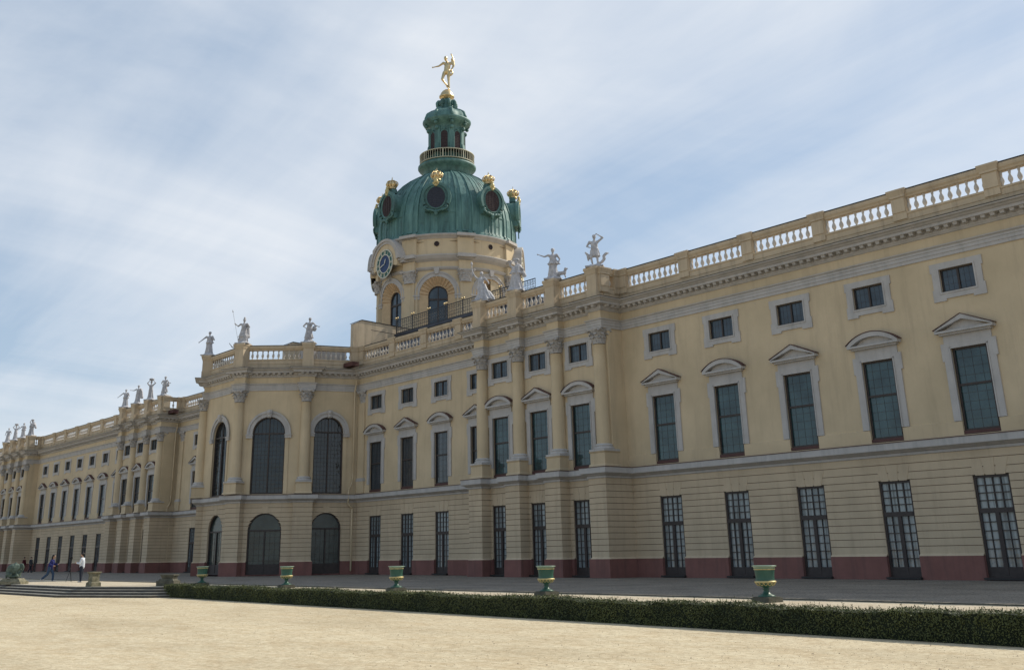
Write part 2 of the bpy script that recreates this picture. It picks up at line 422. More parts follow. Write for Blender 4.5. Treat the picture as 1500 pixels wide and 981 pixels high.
for path,mm,dd,za,zb in ((PG,mp_,.12,0,1.0),):
    for i in range(1,len(path)-1):
        s1=Seg(path[i-1],path[i]); s2=Seg(path[i],path[i+1])
        if s1.u[0]*s2.u[1]-s1.u[1]*s2.u[0]>=-.05: continue
        if mm is md and (pav_index(s1) or pav_index(s2) or s1.L<1.5 or s2.L<1.5): continue
        k=1+s1.n[0]*s2.n[0]+s1.n[1]*s2.n[1]; mx_=((s1.n[0]+s2.n[0])/k*dd+path[i][0],(s1.n[1]+s2.n[1])/k*dd+path[i][1])
        p1=s1.P(s1.L,0,dd); p2=s2.P(0,0,dd)
        for pa,pb in ((p1,mx_),(mx_,p2)):
            mm.quad((pa[0],pa[1],za),(pa[0],pa[1],zb),(pb[0],pb[1],zb),(pb[0],pb[1],za),0)
        c=path[i]; mm.add([(p1[0],p1[1],zb),(mx_[0],mx_[1],zb),(p2[0],p2[1],zb),(c[0],c[1],zb+.10*(mm is mp_))],[(0,1,2,3)],1 if mm is mp_ else 0)
part(mg,'rusticated_wall',[M_rust,M_groove]); part(mu,'upper_wall',[M_wall]); part(mp_,'plinth',[M_red,M_rust])
# mouldings
b=MB(); sweep(b,PG,[(0,5.36),(.06,5.38),(.06,5.48),(.16,5.52),(.28,5.59),(.36,5.62),(.38,5.64),(.38,5.94)]); part(b,'string_course',[M_trim])
b=MB(); sweep(b,PG,[(.36,5.943),(.405,5.943),(.405,5.975),(-.8,6.045)]); part(b,'string_course_flashing',[M_flash])
b=MB(); sweep(b,PE,[(0,14.08),(.06,14.08),(.06,14.24),(.09,14.25),(.09,14.41),(.12,14.42),(.12,14.52),(.2,14.58),(.2,14.62),(0,14.66)]); part(b,'architrave',[M_trim])
b=MB(); sweep(b,PE,[(0,14.6),(0,15.2)]); 
sweep(b,PE,[(-.05,14.05),(0,14.09)]); part(b,'frieze',[M_wall])
b=MB(); sweep(b,PE,[(0,15.12),(.06,15.14),(.10,15.2),(.14,15.23),(.14,15.43),(.5,15.45),(.52,15.45),(.52,15.58),(.6,15.62),(.66,15.68),(.78,15.72),(.80,15.75),(.80,15.785)])
for a,c in zip(PE,PE[1:]):
    sg=Seg(a,c)
    if sg.L<.35: continue
    k=max(1,int(round(sg.L/.44))); 
    for i in range(k):
        u=(i+.5)*sg.L/k
        v=[sg.P(u-.09,15.29,.13),sg.P(u+.09,15.29,.13),sg.P(u+.09,15.32,.40),sg.P(u-.09,15.32,.40),sg.P(u-.11,15.45,.13),sg.P(u+.11,15.45,.13),sg.P(u+.11,15.45,.46),sg.P(u-.11,15.45,.46)]
        b.add(v,[(0,1,2,3),(4,7,6,5),(0,4,5,1),(1,5,6,2),(2,6,7,3),(3,7,4,0)])
part(b,'cornice',[M_trim])
b=MB(); sweep(b,PE,[(.78,15.788),(.83,15.788),(.83,15.81),(-.6,15.93)]); part(b,'cornice_flashing',[M_ledge])
# parapet base and handrail follow a simpler line
PB=full([(-45.2,YW),(-45.2,45.4),(-57.75,45.4),(-57.75,YR)],PAV,[(-45.2-66.6,YR),(-45.2-66.6,45.4),(-57.75-66.6,45.4),(-57.75-66.6,YW)],[(-45.2-113.4,YW),(-45.2-113.4,45.4),(-57.75-113.4,45.4),(-57.75-113.4,YW)])
b=MB(); sweep(b,PB,[(0,15.85),(0,16.22),(.03,16.25),(.03,16.50),(.07,16.55),(.07,16.63),(-.40,16.64),(-.40,15.85)]); part(b,'parapet_base',[M_parap])
b=MB(); sweep(b,PB,[(-.34,17.36),(.02,17.36),(.04,17.44),(.10,17.52),(.12,17.62),(.12,17.70),(.05,17.745),(-.38,17.745),(-.42,17.6),(-.34,17.36)]); part(b,'handrail',[M_parap])
b=MB(); sweep(b,PB,[(.10,17.748),(.14,17.748),(.14,17.765),(-.15,17.79),(-.44,17.765),(-.44,17.748),(.10,17.748)]); part(b,'handrail_flashing',[M_slate])
# balusters and piers
bprof=[(.085,16.62),(.085,16.68),(.05,16.70),(.045,16.74),(.105,16.86),(.115,16.93),(.095,17.02),(.05,17.12),(.042,17.18),(.07,17.23),(.05,17.25),(.075,17.31),(.085,17.36)]
bm=MB(); bm.lathe([(r,z-16.62) for r,z in bprof],10); bal_mesh=bm.mesh('baluster'); bal_mesh.materials.append(M_bal)
piers=[]; balpos=[]
def run(a,b,pp,pw=.37):
    """piers at distances pp along a->b, balusters evenly between"""
    sg=Seg(a,b); 
    for u in pp: piers.append((sg,u))
    for u0,u1 in zip(pp,pp[1:]):
        s,e=u0+pw,u1-pw; L=e-s
        if L<.3: continue
        n=max(1,int(round(L/.44))-0)
        for i in range(n+1 if L>1.2 else 1):
            u=s+L*(i/n if L>1.2 else .5)
            if L>1.2 and i in (0,n): u+= .03 if i==0 else -.03
            balpos.append(sg.P(u,16.62,-.16))
def xs(sgx,*xx): return [sgx-x for x in xx]
wx=[-6.2-0]+[]
wp=[XR0-x for x in ([-5.4]+[-42.17+4.585*(k-.5) for k in range(7,0,-1)]+[-44.85])]
run((XR0,YW),(-45.2,YW),[u for u in wp])
for off,ybr,ybl in ((0,YW,YR),(66.6,YR,YW),(113.4,YW,YW)):
    run((-45.2-off,ybr),(-45.2-off,45.4),[.35-.0,ybr-45.4-.1] if False else [0.1,ybr-45.4-.05])
    run((-45.2-off,45.4),(-57.75-off,45.4),[-45.2-c for c in RC])
run((-57.75,YR),C0,[.6]+[-57.75+(59.97+4.38*(k-.5)) for k in range(1,4)]+[-57.75-C0[0]-.45])
for i in range(5):
    a,c=PAV[i],PAV[i+1]; L=hypot(c[0]-a[0],c[1]-a[1]); run(a,c,[.35,L-.35] )
run(C5,(-45.2-66.6,YR),[.45]+[ -91.6+(93.94+4.3*(k-.5)) for k in range(1,4)]+[19.75])
run((-57.75-66.6,YW),(-45.2-113.4,YW),[.5]+[-124.35+x for x in (130.08,134.7,139.3,143.85,148.43,153.0)]+[33.8])
run((-171.15,YW),(XEND,YW),[.5,5,10.4])
# keep pier objects
pm=MB(); pm.box(-.37,.37,-.10,.36,16.30,17.40); pm.box(-.35,.35,-.14,-.10,16.66,17.34)
pm.box(-.42,.42,-.16,.42,17.40,17.50); pm.taper(0,.13,17.50,17.72,.42,.29,.50,.37); pm.box(-.50,.50,-.245,.505,17.72,17.80)
pm_mesh=pm.mesh('parapet_pier'); pm_mesh.materials.append(M_parap)
pl=MB(); pl.box(-.46,.46,-.56,.36,15.86,16.5); pl.box(-.42,.42,-.52,.36,16.5,17.42); pl.taper(0,-.08,17.42,17.70,.44,.46,.52,.54); pl.box(-.54,.54,-.64,.48,17.70,17.86)
pl_mesh=pl.mesh('statue_pier'); pl_mesh.materials.append(M_parap)
done=set()
STATUE_PIERS=[]
for sg,u in piers:
    p=sg.P(u,0,0); key=(round(p[0],0),round(p[1],0))
    stat = abs(p[1]-45.4)<.01 and abs(sg.u[1])<.01
    corner=[i for i in (1,2,3,4) if hypot(p[0]-PAV[i][0],p[1]-PAV[i][1])<.6]
    if corner:
        i=corner[0]
        if ('c',i) in done: continue
        done.add(('c',i)); m,u1,u2=bis(i); c=PAV[i]; rz=atan2(m[1],m[0])+pi/2
        o=link('parapet_pier',pl_mesh,ROOT,OFF+Vector((c[0]+m[0]*.02,c[1]+m[1]*.02,0)),rz); STATUE_PIERS.append((c[0]+m[0]*.1,c[1]+m[1]*.1,rz)); continue
    rz=sg.rz()
    if stat:
        link('parapet_pier',pl_mesh,ROOT,OFF+Vector((p[0],p[1],0)),rz); STATUE_PIERS.append((p[0],p[1]-.1,rz))
    else: link('parapet_pier',pm_mesh,ROOT,OFF+Vector(p),rz)
# individual balusters: the hundred nearest, the rest as one mesh
BALROOT=empty('balustrade',OFF); BALROOT.parent=ROOT; BALROOT.location=(0,0,0)
rb=MB(); rb.box(-.01,.01,-.01,.01,0,.01)
balpos=[p for p in balpos if p[0]<-19.5]+[p for p in balpos if p[0]>=-19.5]
def vis(p): return hypot(p[0],p[1]) if p[0]<-19.5 else 1e6
balpos.sort(key=vis)
for p in balpos[:100]: link('baluster',bal_mesh,ROOT,OFF+Vector(p))
rest=MB()
for p in balpos[100:]:
    rest.lathe([(r,z) for r,z in bprof],8,M=Matrix.Translation((p[0],p[1],0)))
o=part(rest,'distant_balusters',[M_bal]); o['kind']='stuff'
bpy.data.objects.remove(BALROOT)

# ------------------------------------------------------------------ windows (local: x right, y inward, z up, origin at opening foot on the wall face)
def box_frame(m,w,h,t,y0,y1,mi=0,bottom=True,z0=0):
    m.box(-w/2,-w/2+t,y0,y1,z0,h,mi); m.box(w/2-t,w/2,y0,y1,z0,h,mi); m.box(-w/2+t,w/2-t,y0,y1,h-t,h,mi)
    if bottom: m.box(-w/2+t,w/2-t,y0,y1,z0,z0+t,mi)
def mk(m,name,mats):
    me=m.mesh(name)
    for x in mats: me.materials.append(x)
    return me
def tall_meshes():
    W,H=1.68,3.80
    s=MB(); sx=.36
    for q in (-1,1):
        x0,x1=sorted((q*(W/2),q*(W/2+sx))); s.box(x0,x1,-.07,.02,.60,H+.24)
        x0,x1=sorted((q*(W/2),q*(W/2+.06))); s.box(x0,x1,-.10,-.07,.60,H+.10)
        x0,x1=sorted((q*(W/2+sx),q*(W/2+sx+.09))); s.box(x0,x1,-.07,.02,H-.55,H+.24)
    s.box(-W/2-.0,W/2+.0,-.07,.02,H,H+.24); s.box(-W/2-.06,W/2+.06,-.10,-.07,H,H+.06)
    s.box(-1.12,1.12,-.06,.02,H+.24,H+.62)
    sash=MB(); box_frame(sash,W,H,.085,.07,.15,0,True,.16); sash.box(-W/2+.085,W/2-.085,.055,.14,H*.555,H*.555+.10)
    for q in (-1,1): 
        x0,x1=sorted((q*(W/2-.085),q*(W/2-.115))); sash.box(x0,x1,.04,.07,.25,H-.085)
    for k in range(1,4): sash.box(-W/2+k*W/4-.005,-W/2+k*W/4+.005,.113,.12,.25,H-.085)
    for k in range(1,9): 
        z=.25+k*(H-.33)/9; sash.box(-W/2+.085,W/2-.085,.114,.119,z-.006,z+.006)
    sash.box(-W/2,W/2,-.02,.30,0.02,.16,1)
    pane=MB(); pane.box(-W/2+.08,W/2-.08,.122,.132,.2,H-.08)
    seg=MB(); tri=MB()
    for m,kind in ((seg,'s'),(tri,'t')):
        w=1.36; z0=H+.62
        m.box(-w+.14,w-.14,-.22,.02,z0-.02,z0+.07); m.box(-w,w,-.34,.02,z0+.07,z0+.17)
        n=14 if kind=='s' else 2
        def top(x): 
            if kind=='t': return z0+.17+.60*(1-abs(x)/w)
            r=(w*w+.52**2)/(2*.52); return z0+.17+sqrt(r*r-x*x)-(r-.52)
        t=.17
        for i in range(n):
            xa,xb=-w+2*w*i/n,-w+2*w*(i+1)/n
            za,zb=top(xa),top(xb); la,lb=max(z0+.17,za-t),max(z0+.17,zb-t)
            za+=.05; zb+=.05
            v=[(xa,-.34,la),(xb,-.34,lb),(xb,-.34,zb),(xa,-.34,za),(xa,.02,la),(xb,.02,lb),(xb,.02,zb),(xa,.02,za)]
            m.add(v,[(0,1,2,3),(0,4,5,1),(2,6,7,3),(0,3,7,4),(1,5,6,2)],0)
            v=[(xa*1.04,-.37,za+.003),(xb*1.04,-.37,zb+.003),(xb*1.04,-.37,zb+.035),(xa*1.04,-.37,za+.035),(xa*1.04,.02,za+.003),(xb*1.04,.02,zb+.003),(xb*1.04,.02,zb+.035),(xa*1.04,.02,za+.035)]
            m.add(v,[(0,1,2,3),(0,4,5,1),(2,6,7,3),(0,3,7,4),(1,5,6,2)],1)
            m.add([(xa*.8,-.10,z0+.17),(xb*.8,-.10,z0+.17),(xb*.8,-.10,max(z0+.17,top(xb)-.1)),(xa*.8,-.10,max(z0+.17,top(xa)-.1))],[(0,1,2,3)],0)
    return dict(s=mk(s,'window',[M_trim]),sash=mk(sash,'sash',[M_sash,M_flash]),pane=pane,seg=mk(seg,'pediment',[M_trim,M_flash]),tri=mk(tri,'pediment',[M_trim,M_flash]))
T=tall_meshes(); pane_teal=mk(T['pane'],'pane',[G_tall]); pane_dark=mk(T['pane'],'pane',[G_tallb])
def small_meshes():
    W,H=1.66,1.08; s=MB()
    for q in (-1,1):
        x0,x1=sorted((q*W/2,q*(W/2+.36))); s.box(x0,x1,-.06,.02,-.30,H+.30)
        x0,x1=sorted((q*(W/2+.36),q*(W/2+.43))); s.box(x0,x1,-.06,.02,-.40,.16); s.box(x0,x1,-.06,.02,H-.12,H+.30)
        x0,x1=sorted((q*(W/2-.18),q*(W/2+.36))); s.box(x0,x1,-.06,.02,-.40,-.30)
        x0,x1=sorted((q*(W/2),q*(W/2+.07))); s.box(x0,x1,-.09,-.06,-.07,H+.07)
    s.box(-W/2,W/2,-.06,.02,-.30,0); s.box(-W/2,W/2,-.06,.02,H,H+.30)
    s.box(-W/2,W/2,-.09,-.06,-.07,0); s.box(-W/2,W/2,-.09,-.06,H,H+.07)
    sash=MB(); box_frame(sash,W,H,.065,.07,.14); sash.box(-.045,.045,.06,.14,.065,H-.065)
    g=MB()
    for k in (-1,1):
        for j in (1,2):
            x=k*.045+k*(W/2-.11)*j/3; sash.box(x-.004,x+.004,.114,.12,.065,H-.065)
    for j in (1,2): sash.box(-W/2+.065,W/2-.065,.115,.119,j*H/3-.004,j*H/3+.004)
    pane=MB(); pane.box(-W/2+.06,W/2-.06,.122,.132,.05,H-.05)
    return mk(s,'window',[M_trim]),mk(sash,'sash',[M_sash]),mk(pane,'pane',[G_small])
S_s,S_sash,S_pane=small_meshes()
def ground_meshes():
    W,H=1.62,4.16; f=MB()
    box_frame(f,W,H,.10,.06,.16); zt=H*.625
    f.box(-W/2+.1,W/2-.1,.04,.17,zt,zt+.20); f.box(-.09,.09,.05,.16,.1,zt); f.box(-W/2+.1,W/2-.1,.065,.155,.10,.42)
    for k in (1,2,3): f.box(-W/2+.1+k*(W-.2)/4-.02,-W/2+.1+k*(W-.2)/4+.02,.09,.14,zt+.2,H-.1)
    for j in (1,2,3): z=zt+.2+j*(H-.3-zt)/4; f.box(-W/2+.1,W/2-.1,.091,.139,z-.02,z+.02)
    for q in (-1,1):
        x=q*(.10+(W/2-.2)/2+.0); f.box(x-.018,x+.018,.09,.14,.42,zt)
        for j in range(1,6): z=.42+j*(zt-.42)/6; x0,x1=sorted((q*.1,q*(W/2-.1))); f.box(x0,x1,.091,.139,z-.018,z+.018)
    p=MB(); p.box(-W/2+.08,W/2-.08,.143,.153,.3,H-.08)
    s=MB(); s.box(-W/2-.04,W/2+.04,-.30,.16,-.09,.0)
    return mk(f,'window',[M_sash]),mk(p,'pane',[G_low]),mk(s,'sill',[M_ledge])
Gf,Gp,Gs=ground_meshes()
def arch_meshes(W,H,door):
    r=W/2; zc=H-r; surround=MB(); sash=MB(); pane=MB(); n=18
    def ring(m,r0,r1,y0,y1,zlo,mi=0):
        pts=[(-r0,zlo,-r1,zlo)]+[(-r0*cos(pi*i/n),zc+r0*sin(pi*i/n),-r1*cos(pi*i/n),zc+r1*sin(pi*i/n)) for i in range(n+1)]+[(r0,zlo,r1,zlo)]
        for (a,b,c,d),(e,f,g,h) in zip(pts,pts[1:]):
            v=[(a,y0,b),(c,y0,d),(g,y0,h),(e,y0,f),(a,y1,b),(c,y1,d),(g,y1,h),(e,y1,f)]
            m.add(v,[(0,1,2,3),(1,5,6,2),(0,3,7,4)],mi)
        for (a,b,c,d) in (pts[0],pts[-1]): m.add([(a,y0,b),(c,y0,d),(c,y1,d),(a,y1,b)],[(0,1,2,3)],mi)
    if not door:
        ring(surround,r,r+.40,-.08,.02,zc-.15); ring(surround,r+.30,r+.46,-.15,-.07,zc-.05); ring(surround,r,r+.08,-.11,-.07,zc-.1)
        for q in (-1,1):
            x0,x1=sorted((q*(r-.02),q*(r+.50))); surround.box(x0,x1,-.17,.02,zc-.36,zc-.12); surround.box(x0-.03,x1+.03,-.22,.02,zc-.16,zc-.08)
            x0,x1=sorted((q*r,q*(r+.3))); surround.box(x0,x1,-.05,.02,0,zc-.36,1)
        surround.taper(0,-.10,H-.08,H+.50,.13,.15,.22,.20); surround.ell((0,-.26,H+.34),(.16,.12,.2)); surround.ell((0,-.24,H+.08),(.12,.1,.16))
    ring(sash,r-.10,r,.12,.27,0.0); sash.box(-r+.1,r-.1,.12,.27,0,.12)
    zt=zc-.05; sash.box(-r+.1,r-.1,.14,.27,zt,zt+.11); sash.box(-.05,.05,.15,.26,.12,zt)
    if not door: sash.box(-.03,.03,.17,.26,zt+.11,H-.1)
    nx=8 if not door else 6; rows=14 if not door else 7
    for k in range(1,nx):
        x=-r+.1+k*(2*r-.2)/nx
        if abs(x)<.06: continue
        top_=zt if True else 0; sash.box(x-.008,x+.008,.22,.235,.12,top_)
        if not door: sash.box(x-.009,x+.009,.205,.235,zt+.11,zc+sqrt(max(.01,(r-.1)**2-x*x)))
    for j in range(1,rows): z=.12+j*(zt-.12)/rows; sash.box(-r+.1,r-.1,.221,.234,z-.008,z+.008)
    if door: 
        for q in (-1,1): x0,x1=sorted((q*.05,q*(r-.1))); sash.box(x0,x1,.18,.25,.12,.75)
    v=[(-r+.05,.24,.05),(r-.05,.24,.05)]+[((r-.05)*cos(pi*i/n),.24,zc+(r-.05)*sin(pi*i/n)) for i in range(n+1)]
    pane.add(v,[tuple(range(len(v)))])
    return surround,sash,pane
AM={}
for w in (2.40,2.62):
    s,sa,p=arch_meshes(w,12.0-6.04,False); AM[(w,'u')]=(mk(s,'arched_window',[M_trim,M_wall]),mk(sa,'sash',[M_sash]),mk(p,'pane',[G_arch]))
    s,sa,p=arch_meshes(w,4.62-.10,True); AM[(w,'g')]=(None,mk(sa,'arched_door',[M_sash]),mk(p,'pane',[G_door]))
cnt=0
for sg,o,level,pav in winlist:
    uc=(o['u0']+o['u1'])/2; w=round(o['u1']-o['u0'],2); rz=sg.rz()
    loc=OFF+Vector(sg.P(uc,o['z0'],0))
    if pav:
        s,sa,p=AM[(w,level)]
        if level=='u':
            a=link('arched_window',s,ROOT,loc,rz); link('sash',sa,a); link('pane',p,a)
        else:
            a=link('arched_door',sa,ROOT,loc,rz); link('pane',p,a)
    elif level=='g':
        a=link('window',Gf,ROOT,loc,rz); link('pane',Gp,a); link('sill',Gs,a)
    elif o['z0']<7:
        x=sg.P(uc,0)[0]
        near = x>-58
        a=link('window',T['s'],ROOT,loc,rz); link('sash',T['sash'],a); link('pane',pane_teal if near else pane_dark,a)
        idx=min(range(len(WINX)),key=lambda i:abs(WINX[i][0]-x))
        segm=False
        if x>-44: segm = (round((-42.17-x)/-4.585)%2==1)
        elif x>-58: segm = idx-7 in (0,2)
        elif x>-76: segm = round((-59.97-x)/4.38)%2==1
        elif x>-110: segm = round((-106.84-x)/-4.3)%2==1
        elif x>-125: segm = abs(x+66.6-RW[1])>1
        elif x>-158: segm = round((x+127.8)/-4.57)%2==1
        else: segm= abs(x+113.4-RW[1])>1
        link('pediment',T['seg'] if segm else T['tri'],a)
    else:
        a=link('window',S_s,ROOT,loc,rz); link('sash',S_sash,a); link('pane',S_pane,a)

# ------------------------------------------------------------------ columns
def leafcap(m,z0,z1,r,M=None,flat=False):
    h=z1-z0
    m.lathe([(r*1.02,z0),(r*1.06,z0+.06),(r*.94,z0+.09),(r*.98,z0+h*.4),(r*1.12,z0+h*.7),(r*1.45,z0+h*.86)],16,0,M)
    for row,(zb,zt,k,rr,out) in enumerate(((z0+.08,z0+h*.42,8,r*.98,.14),(z0+.2,z0+h*.66,8,r*1.02,.2),(z0+h*.5,z0+h*.9,4,r*1.15,.30))):
        for i in range(k):
            a=2*pi*(i+.5*(row%2))/k+(pi/4 if row==2 else 0)
            if row==2: a=2*pi*i/4+pi/4
            wd=.13 if row<2 else .11
            t=Vector((-sin(a),cos(a),0)); e=Vector((cos(a),sin(a),0))
            P0=e*rr; P1=e*(rr+out*.35); P2=e*(rr+out)
            zz=(zb,zb+(zt-zb)*.75,zt,zt-(zt-zb)*.22)
            ring=[(P0,zz[0],wd),(P1,zz[1],wd*1.05),(P2,zz[2],wd*.8),(P2+e*.05,zz[3],wd*.5)]
            v=[]
            for p,z,w in ring:
                v+= [p-t*w+Vector((0,0,z)),p+t*w+Vector((0,0,z)),p-t*w-e*.05+Vector((0,0,z)),p+t*w-e*.05+Vector((0,0,z))]
            f=[]
            for j in range(3):
                b0=j*4; f+=[(b0,b0+1,b0+5,b0+4),(b0+2,b0+6,b0+7,b0+3),(b0,b0+4,b0+6,b0+2),(b0+1,b0+3,b0+7,b0+5)]
            f.append((12,13,15,14)); m.add(v,f,0,False,M)
            if row==2: m.ell((e.x*(rr+out*.8),e.y*(rr+out*.8),zt-.05),(.10,.10,.10),8,0,M)
    a=r*1.38
    v=[]
    for z,s in ((z1-.13,1.0),(z1-.05,1.04),(z1,1.04)):
        for i in range(4):
            c=pi/4+i*pi/2; 
            for q in (-.12,.12): v.append((a*s*1.35*cos(c)-q*sin(c),a*s*1.35*sin(c)+q*cos(c),z))
            c2=c+pi/4; v.append((a*s*.86*cos(c2),a*s*.86*sin(c2),z))
    f=[tuple(range(12))[::-1],tuple(range(24,36))]
    for j in range(2):
        for i in range(12): f.append((j*12+i,j*12+(i+1)%12,(j+1)*12+(i+1)%12,(j+1)*12+i))
    m.add(v,f,0,False,M)
sh=MB(); sh.lathe([(.425,7.30),(.43,8.2),(.425,9.5),(.41,11),(.39,12.3),(.37,13.10),(.39,13.12)],32)
sh_me=mk(sh,'column',[M_wall])
cb=MB(); cb.lathe([(.60,7.0),(.62,7.05),(.60,7.10),(.53,7.13),(.52,7.17),(.55,7.20),(.55,7.25),(.49,7.28),(.46,7.32)],32); cb.box(-.63,.63,-.63,.63,6.88,7.0); cb_me=mk(cb,'column_base',[M_trim])
pd=MB(); pd.box(-.60,.60,-.60,.60,6.03,6.80); pd.taper(0,0,6.03,6.16,.68,.68,.64,.64); pd.taper(0,0,6.78,6.88,.60,.60,.67,.67); pd_me=mk(pd,'pedestal',[M_wall])
cc=MB(); leafcap(cc,13.16,14.08,.385); cc_me=mk(cc,'capital',[M_cap])
def column(x,y,rz=0):
    a=link('column',sh_me,ROOT,OFF+Vector((x,y,0)),rz); link('capital',cc_me,a); link('column_base',cb_me,a); link('pedestal',pd_me,a)
for off in (0,66.6,113.4):
    for c in RC: column(c-off,45.30 if off==0 else 45.38)
for i in (1,2,3,4):
    m,u1,u2=bis(i); c=PAV[i]; column(c[0]+m[0]*.12,c[1]+m[1]*.12,atan2(m[1],m[0])+pi/2)
# flat corner pilasters beside the pavilion
pil=MB(); pil.box(-.45,.45,-.12,.02,7.2,13.12); pil.box(-.55,.55,-.18,.02,6.03,6.95); pp_me=mk(pil,'pilaster',[M_wall])
pb=MB(); pb.box(-.52,.52,-.17,.02,7.08,7.2); pb.box(-.58,.58,-.20,.02,6.95,7.08); pb_me=mk(pb,'pilaster_base',[M_trim])
pc=MB(); leafcap(pc,13.10,14.08,.40,Matrix.Translation((0,.12,0))@Matrix.Diagonal((1,.62,1,1))); pc_me=mk(pc,'capital',[M_cap])
for x,y in ((-75.2,YR),(-92.3,YR),(-110.9,YR)):
    a=link('pilaster',pp_me,ROOT,OFF+Vector((x,y,0))); link('capital',pc_me,a); link('pilaster_base',pb_me,a)
# downpipes and red gutter boxes in the inner corners
for x,y in ((-75.72,46.86),(-110.9-.72,46.8),):
    d=MB(); d.tube([(0,0,15.0),(0,0,14.7),(.0,-.12,14.1),(0,-.12,7.6),(-.06,-.14,6.9),(-.10,-.42,6.3),(-.10,-.46,5.3),(-.04,-.12,4.9),(-.04,-.12,.3)],.075,8); d.build('downpipe',[M_wall],ROOT,OFF+Vector((x,y,0)))
    g=MB(); g.box(-.1,1.25,-.75,-.1,15.98,16.32); g.build('gutter_box',[M_flash],ROOT,OFF+Vector((x-.2,y-.35,0)))
# building body behind the front
b=MB()
def roofpoly(m,path,z0,z1,inset,yb,mi=0):
    pts=[(p[0],p[1]+inset) for p in path]; 
    for (a,c) in zip(pts,pts[1:]):
        m.quad((a[0],a[1],z1),(c[0],c[1],z1),(c[0],yb,z1),(a[0],yb,z1),mi)
b.box(XEND+.4,XR0-.4,48.0,64.0,.0,15.88)
b.box(XEND,XEND+.35,46.8,64.0,0,15.95); b.box(XR0-.35,XR0,46.8,64.0,0,15.95)
part(b,'side_and_rear_walls',[M_wall])
b=MB()
for (x1,x0) in ((XR0,-45.2),(-124.35,-158.6),(-171.15,XEND)): b.box(x0,x1,YW+.38,48.2,15.7,15.9)
for off in (0,66.6,113.4): b.box(-57.75-off,-45.2-off,45.8,48.2,15.7,15.9)
b.box(-75.9,-57.75,YR+.4,48.2,15.7,15.9); b.box(-111.8,-91.6,YR+.4,48.2,15.7,15.9)
v=[(-75.9,48.2),(-75.9,47.6),(-77.5,43.3),(-80.7,39.3),(-86.8,39.3),(-90,43.3),(-91.6,47.6),(-91.6,48.2)]
b.add([(x,y,15.9) for x,y in v]+[(x,y,15.7) for x,y in v],[tuple(range(8)),tuple(range(15,7,-1))])
b.box(XEND+.4,XR0-.4,48.2,64.0,15.89,15.93)
part(b,'flat_roof',[M_flat])
# dark roof over the middle, with gable wall
b=MB()
for (xa,xb) in ((-58.6,-77.5),(-90.1,-109.)):
    x1,x0=xa,xb
    b.add([(x0,47.9,16.2),(x1,47.9,16.2),(x1,51.9,19.45),(x0,51.9,19.45),(x1,62,19.6),(x0,62,19.6),(x1,47.9,15.9),(x0,47.9,15.9),(x1,62,15.9),(x0,62,15.9)],[(0,1,2,3),(3,2,4,5),(7,6,1,0),(6,8,4,2,1),(7,0,3,5,9),(8,9,5,4)])
    b.box(x0,x1,51.72,51.98,19.40,19.62)
b.box(-90.05,-77.55,52.4,62,15.9,18.6)
part(b,'middle_roof',[M_slate])
for q in (0,1):
    b=MB(); X0,X1=(-77.95,-77.5) if not q else (-90.1,-89.65)
    v=[(47.55,15.9),(47.55,20.12),(48.35,20.48),(53.6,20.25),(53.6,15.9)]
    vs=[(X1,y,z) for y,z in v]+[(X0,y,z) for y,z in v]
    b.add(vs,[(0,1,2,3,4),(9,8,7,6,5)]+[(i,i+5,(i+1)%5+5,(i+1)%5) for i in range(5)])
    vs=[]
    for (y,z) in ((47.48,20.12),(48.35,20.50),(53.65,20.27)): vs+=[(X0-.05,y,z+.005),(X1+.05,y,z+.005),(X1+.05,y,z+.05),(X0-.05,y,z+.05)]
    fs=[(0,1,2,3),(11,10,9,8)]
    for j in (0,4): fs+=[(j,j+4,j+5,j+1),(j+1,j+5,j+6,j+2),(j+2,j+6,j+7,j+3),(j+3,j+7,j+4,j)]
    b.add(vs,fs,1)
    b.add([(X1+.008,49.3,19.78),(X1+.008,52.6,19.65),(X1+.008,52.6,19.61),(X1+.008,49.3,19.74)],[(0,1,2,3)],1)
    part(b,'gable_wall',[M_parap,M_ledge])
for xa in (-79.6,-89.3): b=MB(); b.box(xa,xa+1.4,43.6,47.2,15.9,17.72); part(b,'roof_housing',[M_trim])
# roof terrace railing with scrollwork and gilt finials
rl=MB(); x0,x1=-77.4,-58.8; y=51.9
rl.box(x0,x1,y-.03,y+.03,20.84,20.90); rl.box(x0,x1,y-.025,y+.025,19.70,19.75); rl.box(x0,x1,y-.02,y+.02,20.68,20.71)
k=int((x1-x0)/.30)
for i in range(k+1):
    x=x0+(x1-x0)*i/k; big=(i%8==0)
    w=.035 if big else .012; rl.box(x-w,x+w,y-w,y+w,19.62,20.86+(.15 if big else 0))
    if i<k and True:
        xc=x+.15; q=1 if i%2 else -1
        for (zc,rr,s) in ((19.98,.11,q),(20.24,.10,-q),(20.50,.11,q)):
            pts=[(xc+s*rr*(1-t/14.)*cos(t*.62),y,zc+rr*(1-t/14.)*sin(t*.62)*1.15) for t in range(11)]
            rl.tube(pts,.014,4)
part(rl,'roof_railing',[M_iron])
for i in range(0,k+1,8):
    x=x0+(x1-x0)*i/k
    for dx in (-.15,.15):
        f=MB(); f.ell((0,0,.10),(.085,.085,.09),10); f.cap((0,0,0),(-dx*.5,0,-.06),.02,.02,6); f.build('gilt_finial',[M_gold],ROOT,OFF+Vector((x+dx,y,20.98)))
